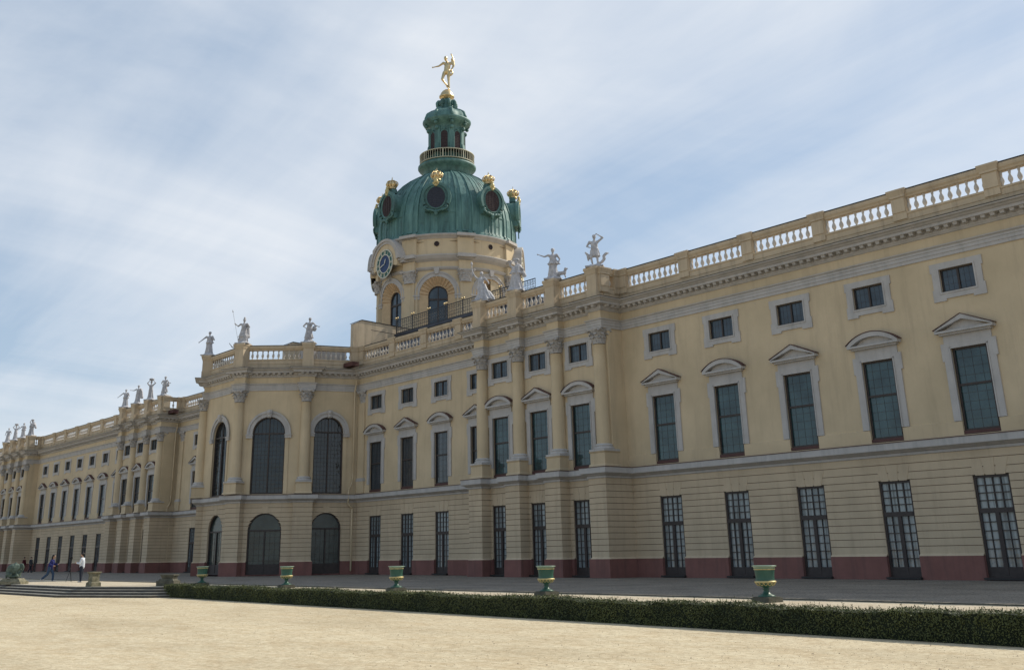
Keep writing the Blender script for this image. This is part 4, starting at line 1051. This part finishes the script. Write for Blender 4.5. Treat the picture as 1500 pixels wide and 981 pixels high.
# ------------------------------------------------------------------ ground
def gravel(name,c1,c2,c3,scale=1.,bumpd=.02):
    m,nt,bs=newmat(name); L=nt.links; g=N(nt,'ShaderNodeNewGeometry')
    n1=N(nt,'ShaderNodeTexNoise',Scale=.18*scale,Detail=8.,Roughness=.65); n2=N(nt,'ShaderNodeTexNoise',Scale=9.*scale,Detail=6.,Roughness=.8); n3=N(nt,'ShaderNodeTexVoronoi',Scale=16.*scale)
    mp=N(nt,'ShaderNodeMapping'); mp.inputs['Scale'].default_value=(.6,1.8,1); mp.inputs['Rotation'].default_value=(0,0,R(-40)); L.new(g.outputs['Position'],mp.inputs['Vector'])
    L.new(mp.outputs[0],n1.inputs['Vector'])
    for n in (n2,n3): L.new(g.outputs['Position'],n.inputs['Vector'])
    r=N(nt,'ShaderNodeValToRGB'); e=r.color_ramp.elements; e[0].position=.32; e[0].color=(*c1,1); e[1].position=.68; e[1].color=(*c3,1); k=e.new(.5); k.color=(*c2,1)
    L.new(n1.outputs['Fac'],r.inputs['Fac'])
    r2=N(nt,'ShaderNodeValToRGB'); r2.color_ramp.elements[0].position=.34; r2.color_ramp.elements[0].color=(.50,.44,.38,1); r2.color_ramp.elements[1].position=.6; r2.color_ramp.elements[1].color=(1.08,1.08,1.08,1)
    L.new(n2.outputs['Fac'],r2.inputs['Fac'])
    mx=N(nt,'ShaderNodeMix',data_type='RGBA',blend_type='MULTIPLY'); mx.inputs['Factor'].default_value=.75; L.new(r.outputs['Color'],mx.inputs[6]); L.new(r2.outputs['Color'],mx.inputs[7])
    L.new(mx.outputs[2],bs.inputs['Base Color']); bs.inputs['Roughness'].default_value=.95; bs.inputs['Specular IOR Level'].default_value=.1
    mq=N(nt,'ShaderNodeMapping'); mq.inputs['Scale'].default_value=(1.3,2.2,1); mq.inputs['Rotation'].default_value=(0,0,R(-52)); L.new(g.outputs['Position'],mq.inputs['Vector'])
    n4=N(nt,'ShaderNodeTexNoise',Scale=.9,Detail=9.,Roughness=.75); L.new(mq.outputs[0],n4.inputs['Vector'])
    r4=N(nt,'ShaderNodeValToRGB'); e4=r4.color_ramp.elements; e4[0].position=.36; e4[0].color=(.88,.80,.70,1); e4[1].position=.56; e4[1].color=(1.04,1.03,1.0,1); L.new(n4.outputs['Fac'],r4.inputs['Fac'])
    m4=N(nt,'ShaderNodeMix',data_type='RGBA',blend_type='MULTIPLY'); m4.inputs['Factor'].default_value=.8; L.new(mx.outputs[2],m4.inputs[6]); L.new(r4.outputs['Color'],m4.inputs[7])
    L.new(m4.outputs[2],bs.inputs['Base Color'])
    bp=N(nt,'ShaderNodeBump',Strength=.6,Distance=bumpd); L.new(n2.outputs['Fac'],bp.inputs['Height']); b2=N(nt,'ShaderNodeBump',Strength=.5,Distance=.06); L.new(n4.outputs['Fac'],b2.inputs['Height']); L.new(bp.outputs[0],b2.inputs['Normal']); L.new(b2.outputs[0],bs.inputs['Normal'])
    return m
M_gravel=gravel('tan_gravel',(.49,.425,.305),(.57,.50,.365),(.62,.55,.405))
M_strip=gravel('path_sand',(.46,.41,.32),(.53,.475,.38),(.58,.53,.42),2.)
def cobbles():
    m,nt,bs=newmat('grey_cobbles'); L=nt.links; g=N(nt,'ShaderNodeNewGeometry')
    v=N(nt,'ShaderNodeTexVoronoi',Scale=7.,feature='DISTANCE_TO_EDGE'); vc=N(nt,'ShaderNodeTexVoronoi',Scale=7.)
    for n in (v,vc): L.new(g.outputs['Position'],n.inputs['Vector'])
    r=N(nt,'ShaderNodeValToRGB'); r.color_ramp.elements[0].color=(.055,.052,.05,1); r.color_ramp.elements[1].position=.10; r.color_ramp.elements[1].color=(1,1,1,1); L.new(v.outputs['Distance'],r.inputs['Fac'])
    n=N(nt,'ShaderNodeTexNoise',Scale=.5,Detail=6.); L.new(g.outputs['Position'],n.inputs['Vector'])
    r2=N(nt,'ShaderNodeValToRGB'); r2.color_ramp.elements[0].position=.3; r2.color_ramp.elements[0].color=(.16,.135,.105,1); r2.color_ramp.elements[1].position=.7; r2.color_ramp.elements[1].color=(.27,.235,.19,1); L.new(n.outputs['Fac'],r2.inputs['Fac'])
    mx=N(nt,'ShaderNodeMix',data_type='RGBA',blend_type='MULTIPLY'); mx.inputs['Factor'].default_value=.8; L.new(r2.outputs['Color'],mx.inputs[6]); L.new(r.outputs['Color'],mx.inputs[7])
    L.new(mx.outputs[2],bs.inputs['Base Color']); bs.inputs['Roughness'].default_value=.8
    bp=N(nt,'ShaderNodeBump',Strength=.5,Distance=.02); L.new(v.outputs['Distance'],bp.inputs['Height']); L.new(bp.outputs[0],bs.inputs['Normal'])
    return m
M_cob=cobbles()
b=MB(); b.add([(-900,-900,-.5),(900,-900,-.5),(900,1200,-.5),(-900,1200,-.5)],[(0,1,2,3)]); tag(b.build('ground',[M_gravel]),kind='structure')
HF=lambda x: 22.15+( -x-11.0)*.030     # front line of the hedge
# terrace: edge follows the hedge, then the steps bulge forward
E0=[(20,HF(20)+.5),(-56.4,HF(-56.4)+.5),(-56.6,23.4),(-61.6,20.9),(-106,20.3),(-111,23.4),(-111.2,24.3),(-200,26.5)]
b=MB(); top=[(x,y,0) for x,y in E0]; v=top+[(-200,120,0),(20,120,0)]
b.add(v,[tuple(range(len(v)))]); 
b.add(top+[(x,y,-.55) for x,y in E0],[(i,i+1,len(E0)+i+1,len(E0)+i) for i in range(len(E0)-1)],1)
tag(b.build('terrace',[M_strip,M_dkst]),kind='structure')
b=MB(); b.add([(20,27.3,.004),(-200,27.9,.004),(-200,60,.004),(20,60,.004)],[(0,3,2,1)]); tag(b.build('cobbled_path',[M_cob]),kind='structure')
b=MB(); b.box(-200,20,27.12,27.26,-.1,.03); tag(b.build('kerb',[M_dkst]),kind='structure')
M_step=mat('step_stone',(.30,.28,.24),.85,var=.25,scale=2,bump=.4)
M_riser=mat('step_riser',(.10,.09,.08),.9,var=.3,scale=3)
st=MB(); path=[(-55.9,25.2),(-56.6,23.4),(-61.6,20.9),(-106,20.3),(-111,23.4)]
for k in range(1,4):
    d=.36*k; z=-.125*k
    prof=[(d+.001-.36,z-.0),(d-.0,z),(d+.02,z-.01),(d+.02,z-.04),(d-.01,z-.045),(d-.01,z-.125)]
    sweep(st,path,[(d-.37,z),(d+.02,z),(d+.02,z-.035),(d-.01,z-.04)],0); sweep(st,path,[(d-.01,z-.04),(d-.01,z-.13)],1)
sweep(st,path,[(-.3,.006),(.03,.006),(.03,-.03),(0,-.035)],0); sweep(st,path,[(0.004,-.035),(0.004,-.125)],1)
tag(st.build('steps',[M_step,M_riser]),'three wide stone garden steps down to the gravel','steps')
# ------------------------------------------------------------------ hedge
def leafmat():
    m,nt,bs=newmat('hedge_leaf'); L=nt.links; g=N(nt,'ShaderNodeNewGeometry')
    n=N(nt,'ShaderNodeTexNoise',Scale=1.1,Detail=7.,Roughness=.75); L.new(g.outputs['Position'],n.inputs['Vector'])
    r=N(nt,'ShaderNodeValToRGB'); e=r.color_ramp.elements; kk=e.new(.86); kk.color=(.17,.12,.05,1); e[0].position=.3; e[0].color=(.028,.040,.013,1); e[1].position=.68; e[1].color=(.12,.13,.038,1); e[2].color=(.17,.12,.05,1); L.new(n.outputs['Fac'],r.inputs['Fac'])
    L.new(r.outputs['Color'],bs.inputs['Base Color']); bs.inputs['Roughness'].default_value=.6; bs.inputs['Specular IOR Level'].default_value=.3
    return m
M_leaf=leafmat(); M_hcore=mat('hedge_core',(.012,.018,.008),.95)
hb=MB(); rng=random.Random(3)
def hh(x): return .57+.028*sin(x*.9)+.02*sin(x*2.7+1)+.018*sin(x*7.1)
x=12.0; xs_=[]
while x>-56.2: xs_.append(x); x-=.5
rows=[]
for x in xs_:
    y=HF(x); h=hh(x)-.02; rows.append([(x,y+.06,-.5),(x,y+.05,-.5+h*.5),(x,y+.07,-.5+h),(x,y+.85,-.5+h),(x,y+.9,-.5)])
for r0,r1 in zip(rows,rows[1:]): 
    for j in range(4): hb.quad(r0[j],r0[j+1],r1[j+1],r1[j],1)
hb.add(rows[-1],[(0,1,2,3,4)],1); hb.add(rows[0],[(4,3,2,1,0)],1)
vv=[];ff=[]
def leaf(p,nrm,s):
    n=Vector(nrm)+Vector((rng.gauss(0,.6),rng.gauss(0,.6),rng.gauss(0,.6))); n.normalize(); t=n.orthogonal().normalized(); t=Matrix.Rotation(rng.uniform(0,6.28),3,n)@t; bt=n.cross(t)
    o=len(vv); p=Vector(p)
    vv.extend([tuple(p-t*s),tuple(p+bt*s*.45),tuple(p+t*s),tuple(p-bt*s*.45)]); ff.append((o,o+1,o+2,o+3))
for x in xs_[:-1]:
    dist=hypot(x,22); s=.024+.00035*max(0,dist-22)*1.1; dens=int(470*(24/dist)**.8) if x<-8 else 60
    for k in range(dens*2):
        xx=x-rng.random()*.5; y=HF(xx); h=hh(xx); q=rng.random()
        if q<.52:
            z=rng.random()**.9*h; leaf((xx,y+rng.gauss(.02,.03)+.05*sin(xx*3.1+z*5)*.5,-.5+z),(0,-1,.15),s*rng.uniform(.6,1.2))
        else:
            zz=h+rng.gauss(0,.02)+(.05*rng.random() if rng.random()<.07 else 0); leaf((xx,y+rng.random()*.9,-.5+zz),(0,-.2,1),s*rng.uniform(.6,1.2))
for k in range(900):
    z=rng.random()*.6; y=HF(-56.2)+rng.random()*.9; leaf((-56.2-rng.gauss(.02,.03),y,-.5+z),(-1,0,.1),.045)
for k in range(1500):
    xx=12-rng.random()*68; y=HF(xx)+rng.random()*.85; h=hh(xx); L_=rng.uniform(.03,.11)*(1.5 if rng.random()<.12 else 1); lean=Vector((rng.gauss(0,.25),rng.gauss(0,.25),1)).normalized()
    for q in range(5): leaf(Vector((xx,y,-.5+h))+lean*L_*q/4,(rng.gauss(0,1),rng.gauss(0,1),.3),.022)
hb.add(vv,ff,0)
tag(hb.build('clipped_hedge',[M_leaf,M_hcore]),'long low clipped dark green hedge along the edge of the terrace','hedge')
# loose stones and leaf litter on the gravel
ps=MB(); pv_=[];pf_=[]
for k in range(9000):
    t=rng.random(); x=-4-60*rng.random()**1.3; y=11+rng.random()*(HF(x)-11.2); s_=rng.uniform(.004,.012)*(2.0 if rng.random()<.03 else 1)
    o=len(pv_); a=rng.random()*6.28; c_,q_=cos(a)*s_,sin(a)*s_
    pv_+=[(x+c_,y+q_,-.5),(x-q_,y+c_,-.5),(x-c_*.8,y-q_*.8,-.5),(x+q_,y-c_,-.5),(x+c_*.2,y,-.5+s_*.9)]
    pf_+=[(o,o+1,o+4),(o+1,o+2,o+4),(o+2,o+3,o+4),(o+3,o,o+4)]
ps.add(pv_,pf_,0); tag(ps.build('loose_stones',[mat('loose_stone',(.33,.26,.18),.9,var=.5,scale=40)]),kind='stuff')
# ------------------------------------------------------------------ urns
def urn():
    root=empty('garden_urn',(0,0,0))
    b=MB(); b.box(-.30,.30,-.30,.30,0,.12); b.box(-.26,.26,-.26,.26,.12,.145); kid(root,b.build('base',[M_dkst],root))
    b=MB(); b.lathe([(.235,.145),(.24,.165),(.20,.185),(.11,.23),(.075,.29),(.075,.32),(.10,.33),(.10,.345),(.07,.36),(.09,.375),(.20,.42),(.255,.47),(.265,.50)],28); kid(root,b.build('foot',[M_green],root))
    b=MB(); b.lathe([(.262,.53),(.252,.58),(.252,.66),(.260,.74),(.275,.83),(.284,.875)],28); kid(root,b.build('bowl',[M_green],root))
    b=MB(); b.lathe([(.265,.497),(.29,.502),(.298,.52),(.292,.545),(.262,.555)],28); b.lathe([(.276,.836),(.288,.842),(.290,.858),(.283,.866)],28)
    for i in range(14):
        a=2*pi*i/14; pts=[((.215+.055*t)*cos(a+.2*w),(.215+.055*t)*sin(a+.2*w),.43+.065*t) for w,t in ((-1,1),(-.6,.3),(0,0),(.6,.3),(1,1))]
        b.tube(pts,.011,5)
    kid(root,b.build('gold_bands',[M_goldp],root))
    b=MB(); b.lathe([(.284,.875),(.29,.90),(.305,.915),(.33,.922),(.338,.934),(.33,.945),(.29,.95),(.26,.93),(.24,.8),(.001,.78)],28); kid(root,b.build('rim',[M_lip,],root))
    return root
U=urn()
ux=[(-19.85,25.6),(-28.95,25.6),(-38.0,25.6),(-47.1,25.6),(-56.3,25.6)]
lbs=('green and gold urn on the terrace, rightmost and largest in view','green and gold urn in front of the right bay group of columns','green and gold urn in front of the plain bays between pavilion and columns','green and gold urn in front of the arched doors of the pavilion','smallest green and gold urn, next to the bare stone base at the hedge end')
for i,(x,y) in enumerate(ux):
    o=U if i==0 else copy_tree(U)
    o.location=(x,y,0); tag(o,lbs[i],'urn','green garden urns along the terrace')
# stone pedestals by the steps
b=MB(); b.taper(0,0,0,.20,.29,.29,.28,.28); b.taper(0,0,.20,.24,.27,.27,.22,.22); b.box(-.21,.21,-.21,.21,.24,.64); b.taper(0,0,.64,.70,.21,.21,.27,.27); b.box(-.28,.28,-.28,.28,.70,.75)
tag(b.build('stone_pedestal',[M_mossst],None,(-61.2,21.6,0),R(10)),'square empty stone pedestal standing at the corner of the steps','pedestal')
b=MB(); b.box(-.52,.50,-.34,.36,-.5,.26); b.taper(0,0,.26,.36,.44,.30,.38,.26); b.taper(.05,0,.36,.52,.30,.22,.38,.28); b.box(-.34,.45,-.29,.29,.52,.57)
tag(b.build('stone_block',[M_dkst],None,(-57.6,24.3,0),R(38)),'low dark stepped stone base without ornament at the end of the hedge','stone base')
b=MB(); b.box(-.75,.75,-.5,.5,0,.16); b.taper(0,0,.16,.34,.68,.46,.5,.34)
sb=b.build('stone_trophy',[M_mossst],None,(-73.6,20.95,0),R(45)); tag(sb,'weathered verdigris trophy carving on a mossy stone plinth at the steps','sculpture')
b=MB()
b.lathe([(.12,.30),(.30,.40),(.40,.42),(.42,.46),(.30,.50),(.26,.56),(.38,.75),(.42,.95),(.36,1.10),(.20,1.18),(.05,1.2)],16,mod=lambda a,z:1+.1*sin(5*a+z*9))
b.tube([(.3,0,.6),(.5,0,.75),(.58,0,.98),(.48,0,1.16),(.34,0,1.12),(.36,0,.98),(.44,0,1.0)],.06,8); b.ell((-.25,0,.85),(.25,.25,.3),10); b.ell((.3,.0,.6),(.16,.2,.14),8)
rg=random.Random(5)
for k in range(26):
    a=rg.random()*6.28; z=rg.uniform(.45,1.12); r=.33+.08*sin(z*4); b.ell((r*cos(a)-.03,r*sin(a),z),(rg.uniform(.05,.12),rg.uniform(.05,.12),rg.uniform(.04,.14)),8)
b.tube([(-.3,0,.5),(-.48,0,.62),(-.5,0,.8),(-.42,0,.92)],.07,8); b.cap((0,0,1.1),(.05,0,1.24),.14,.06,8)
link('carving',remesh(b,'carving',.03,[M_patina],1),sb)
# ------------------------------------------------------------------ people
M_skin=mat('skin',(.42,.26,.18),.6,var=.05); M_hair=mat('dark_hair',(.018,.014,.012),.6); M_navy=mat('navy_knit',(.02,.025,.13),.85); M_jean=mat('denim',(.035,.065,.12),.9,var=.2,scale=8)
M_white=mat('white_shirt',(.62,.66,.72),.8); M_trou=mat('dark_trousers',(.02,.025,.04),.9); M_shoe=mat('pale_shoes',(.5,.48,.46),.7); M_dred=mat('dark_red_coat',(.09,.018,.025),.9); M_black=mat('black_cloth',(.015,.015,.017),.9); M_bshoe=mat('black_shoes',(.015,.015,.015),.5); M_grey=mat('grey_jacket',(.07,.075,.08),.9)
def person(J,loc,rz,top,bot,shoe,label,hair='short',skirt=False,cat='person',coat=False,cap=False):
    root=empty('person',loc,rz); tag(root,label,cat)
    b=MB(); figure(b,J,.92)
    me=remesh(b,'body',.014,[M_skin],1)
    bm=bmesh.new(); bm.from_mesh(me)
    h=MB()
    for q in 'lr':
        w=Vector(J['wr'+q]); d=(w-Vector(J['el'+q])).normalized(); s=d.orthogonal().normalized(); k=0
        for i,(L,o_) in enumerate(((.065,-.030),(.078,-.011),(.074,.009),(.06,.027))):
            p=w+d*.085+s*o_; up=s.cross(d); h.cap(p,p+d*L*.55+up*.005,.0095,.009,6,rings=2); h.cap(p+d*L*.55+up*.005,p+d*L*.95+up*.02,.009,.007,6,rings=2)
        p=w+d*.045+s*.035; h.cap(p,p+d*.035+s*.028,.011,.009,6,rings=2)
    for q in (-1,1):
        hd=Vector(J['hd']); h.ell(hd+Vector((q*.030,-.092,.105)),(.011,.008,.006),6,1); h.ell(hd+Vector((q*.086,.01,.095)),(.012,.022,.032),6)
    h.ell(Vector(J['hd'])+Vector((0,-.094,.045)),(.022,.008,.006),6,2)
    hm=h.mesh('x'); bm.from_mesh(hm); n0=len(me.polygons)
    out=bpy.data.meshes.new('body'); bm.to_mesh(out); bm.free(); out.materials.append(M_skin); out.materials.append(M_hair); out.materials.append(M_dred)
    link('body',out,root)
    c=MB(); C=lambda a,bb,r0,r1:c.cap(J[a],J[bb],r0,r1,10)
    C('pel','che',.165,.165); c.cap(Vector(J['che'])+Vector((0,0,.02)),Vector(J['neck'])-Vector((0,0,.06)),.15,.085,10)
    for q in 'lr':
        C('sh'+q,'el'+q,.075,.06); c.cap(J['el'+q],Vector(J['el'+q]).lerp(Vector(J['wr'+q]),.9),.06,.048,10); c.cap(J['che'],J['sh'+q],.125,.08,10)
    if coat: 
        c.cap(J['pel'],Vector(J['pel'])-Vector((0,0,.22)),.20,.20,12)
    link('jacket',remesh(c,'jacket',.016,[top],2),root)
    c=MB()
    for q in 'lr':
        c.cap(Vector(J['pel'])-Vector((0,0,.0)),J['hi'+q],.15,.118,10); c.cap(J['hi'+q],J['kn'+q],.115,.085,10); c.cap(J['kn'+q],Vector(J['kn'+q]).lerp(Vector(J['an'+q]),.93),.083,.072,10)
    link('trousers',remesh(c,'trousers',.016,[bot],2),root)
    c=MB()
    for q in 'lr':
        f=Vector(J['an'+q]); c.cap(f+Vector((0,.04,-.035)),f+Vector((0,-.15,-.045)),.048,.040,8); 
    link('shoes',remesh(c,'shoes',.014,[shoe],1),root)
    c=MB(); h=Vector(J['hd']); c.ell(h+Vector((0,.035,.135)),(.10,.108,.112),14)
    if hair=='long': c.cap(h+Vector((0,.09,.10)),h+Vector((0,.14,-.12)),.075,.05,8)
    link('hair',remesh(c,'hair',.012,[M_hair],1),root)
    if cap:
        c=MB(); c.lathe([(.20,0),(.19,.015),(.105,.02),(.10,.09),(.06,.12),(.001,.125)],18,M=Matrix.Translation(h+Vector((0,.02,.17)))); c.build('hat',[M_white],root)
    return root
J=dict(pel=(0,0,.90),che=(0,-.10,1.22),neck=(0,-.16,1.42),hd=(0,-.20,1.50),shl=(-.18,-.12,1.34),shr=(.18,-.12,1.34),ell=(-.24,-.02,1.10),wrl=(-.18,-.26,1.02),elr=(.24,-.20,1.10),wrr=(.16,-.42,1.10),
  hil=(-.09,0,.88),hir=(.09,0,.88),knl=(-.09,.10,.47),anl=(-.08,.46,.16),knr=(.09,-.22,.48),anr=(.09,-.22,.08))
person(J,(-79.3,24.9,0),R(141.6),M_navy,M_jean,M_shoe,'person in navy sweater and blue jeans striding right past the tripod','long')
J=stand(); J.update(ell=(-.27,-.08,1.14),wrl=(-.16,-.34,1.16),elr=(.27,-.08,1.14),wrr=(.12,-.34,1.18),hd=(.02,-.05,1.58),knl=(-.10,-.02,.50),anr=(.12,.04,.08),anl=(-.10,-.05,.08))
person(J,(-73.8,25.2,0),R(-38),M_white,M_trou,M_shoe,'dark haired person in a white shirt standing at the camera tripod')
J=stand(); J.update(anl=(-.12,-.1,.08),anr=(.12,.2,.10),knr=(.12,.05,.5))
person(J,(-146.0,42.6,0),R(130),M_dred,M_jean,M_bshoe,'distant person in a dark red coat walking near the far left of the palace',coat=True)
J=stand(); J.update(anl=(-.12,.18,.10),anr=(.12,-.1,.08))
person(J,(-142.6,42.4,0),R(130),M_grey,M_trou,M_bshoe,'distant person in a grey jacket walking behind the trophy carving')
t=empty('camera_tripod',(-76.0,25.2,0)); tag(t,'thin black tripod with a camera, standing between two people','tripod')
for k in range(3):
    a=2*pi*k/3+.4; b=MB(); b.cap((0,0,.75),(.22*cos(a),.22*sin(a),.01),.016,.011,6,rings=1); b.build('leg',[M_black],t)
b=MB(); b.cap((0,0,.72),(0,0,1.42),.018,.014,6); b.ell((0,0,.75),(.04,.04,.05),8); b.build('centre_column',[M_black],t)
b=MB(); b.box(-.08,.08,-.05,.05,1.42,1.54); b.lathe([(.045,0),(.045,.12),(.04,.12)],12,M=Matrix.Translation((0,-.05,1.48))@Matrix.Rotation(pi/2,4,'X')); b.box(-.03,.03,-.03,.03,1.54,1.57); b.build('camera',[M_black],t)
# ------------------------------------------------------------------ light, sky
EL,AZ=R(41.5),R(9)
sun=bpy.data.lights.new('sun','SUN'); sun.energy=3.4; sun.angle=R(.6); sun.color=(1,.93,.80)
so=bpy.data.objects.new('sun',sun); COL.objects.link(so)
dv=Vector((sin(AZ)*cos(EL),cos(AZ)*cos(EL),sin(EL))); so.rotation_euler=dv.to_track_quat('Z','Y').to_euler(); so.location=(0,0,80)
W=bpy.data.worlds.new('World'); SC.world=W; W.use_nodes=True; nt=W.node_tree; L=nt.links; bg=nt.nodes['Background']
sky=N(nt,'ShaderNodeTexSky',sky_type='NISHITA',sun_disc=False); sky.sun_elevation=EL; sky.sun_rotation=AZ; sky.air_density=1.0; sky.dust_density=.6; sky.ozone_density=1.6
tc=N(nt,'ShaderNodeTexCoord'); sep=N(nt,'ShaderNodeSeparateXYZ'); L.new(tc.outputs['Generated'],sep.inputs[0])
def math_(op,a,b=None):
    n=N(nt,'ShaderNodeMath',operation=op)
    for i,x in enumerate((a,b)):
        if x is None: continue
        if isinstance(x,(int,float)): n.inputs[i].default_value=x
        else: L.new(x,n.inputs[i])
    return n.outputs[0]
zz=math_('ADD',math_('MAXIMUM',sep.outputs[2],0.),.16)
cmb=N(nt,'ShaderNodeCombineXYZ'); L.new(math_('DIVIDE',sep.outputs[0],zz),cmb.inputs[0]); L.new(math_('DIVIDE',sep.outputs[1],zz),cmb.inputs[1])
def layer(rot,sc,loc,scale,rough,dist):
    mp=N(nt,'ShaderNodeMapping'); mp.vector_type='POINT'; mp.inputs['Rotation'].default_value=(0,0,R(rot)); mp.inputs['Scale'].default_value=(*sc,1); mp.inputs['Location'].default_value=(*loc,0)
    L.new(cmb.outputs[0],mp.inputs['Vector']); n=N(nt,'ShaderNodeTexNoise',Scale=scale,Detail=8.,Roughness=rough,Distortion=dist); L.new(mp.outputs[0],n.inputs['Vector']); return n.outputs['Fac']
f1=layer(10,(1.5,.55),(1.9,.6),.8,.56,.9)
f2=layer(-20,(.42,1.5),(2.3,1.9),.85,.56,.9)
f3=layer(0,(.55,.55),(5.1,3.2),.7,.5,.2)
dot=N(nt,'ShaderNodeVectorMath',operation='DOT_PRODUCT'); L.new(tc.outputs['Generated'],dot.inputs[0]); dot.inputs[1].default_value=(.30,.95,0)
f=math_('ADD',math_('ADD',math_('MULTIPLY',f1,.55),math_('MULTIPLY',f2,.55)),math_('ADD',math_('MULTIPLY',f3,.45),math_('MULTIPLY',dot.outputs['Value'],.21)))
cr=N(nt,'ShaderNodeValToRGB'); e=cr.color_ramp.elements; e[0].position=.73; e[1].position=1.04; e[0].color=(0,0,0,1); e[1].color=(.9,.9,.9,1); L.new(f,cr.inputs['Fac'])
mh=N(nt,'ShaderNodeMix',data_type='RGBA'); mh.inputs['Factor'].default_value=.62; L.new(sky.outputs[0],mh.inputs[6]); mh.inputs[7].default_value=(4.0,4.95,6.1,1)
mx=N(nt,'ShaderNodeMix',data_type='RGBA'); L.new(cr.outputs['Color'],mx.inputs['Factor']); L.new(mh.outputs[2],mx.inputs[6]); mx.inputs[7].default_value=(6.9,7.2,7.6,1)
L.new(mx.outputs[2],bg.inputs['Color']); bg.inputs['Strength'].default_value=.092
SC.view_settings.view_transform='Standard'; SC.view_settings.look='None'; SC.view_settings.gamma=1; SC.view_settings.exposure=0.42
# ------------------------------------------------------------------ camera
cam=bpy.data.cameras.new('camera'); co=bpy.data.objects.new('camera',cam); COL.objects.link(co); SC.camera=co
cam.sensor_width=36; cam.lens=1565.174/1500*36; cam.clip_end=3000; cam.clip_start=.1
cam.shift_x=(750-699.979)/1500; cam.shift_y=-(490.5-266.879)/1500
ya,pt,ro=R(51.6477573),R(19.17683113),R(-.84192947)
ca,sa=cos(ya),sin(ya); Rz=Matrix(((ca,sa,0),(-sa,ca,0),(0,0,1))); B_=Matrix(((1,0,0),(0,0,-1),(0,1,0)))
Rp=Matrix(((1,0,0),(0,cos(pt),sin(pt)),(0,-sin(pt),cos(pt)))); Rr=Matrix(((cos(ro),-sin(ro),0),(sin(ro),cos(ro),0),(0,0,1)))
Q=Rr@Rp@B_@Rz
rot=Matrix((Q[0],-Q[1],-Q[2])).transposed()
co.matrix_world=Matrix.Translation((0,0,1.35))@rot.to_4x4()
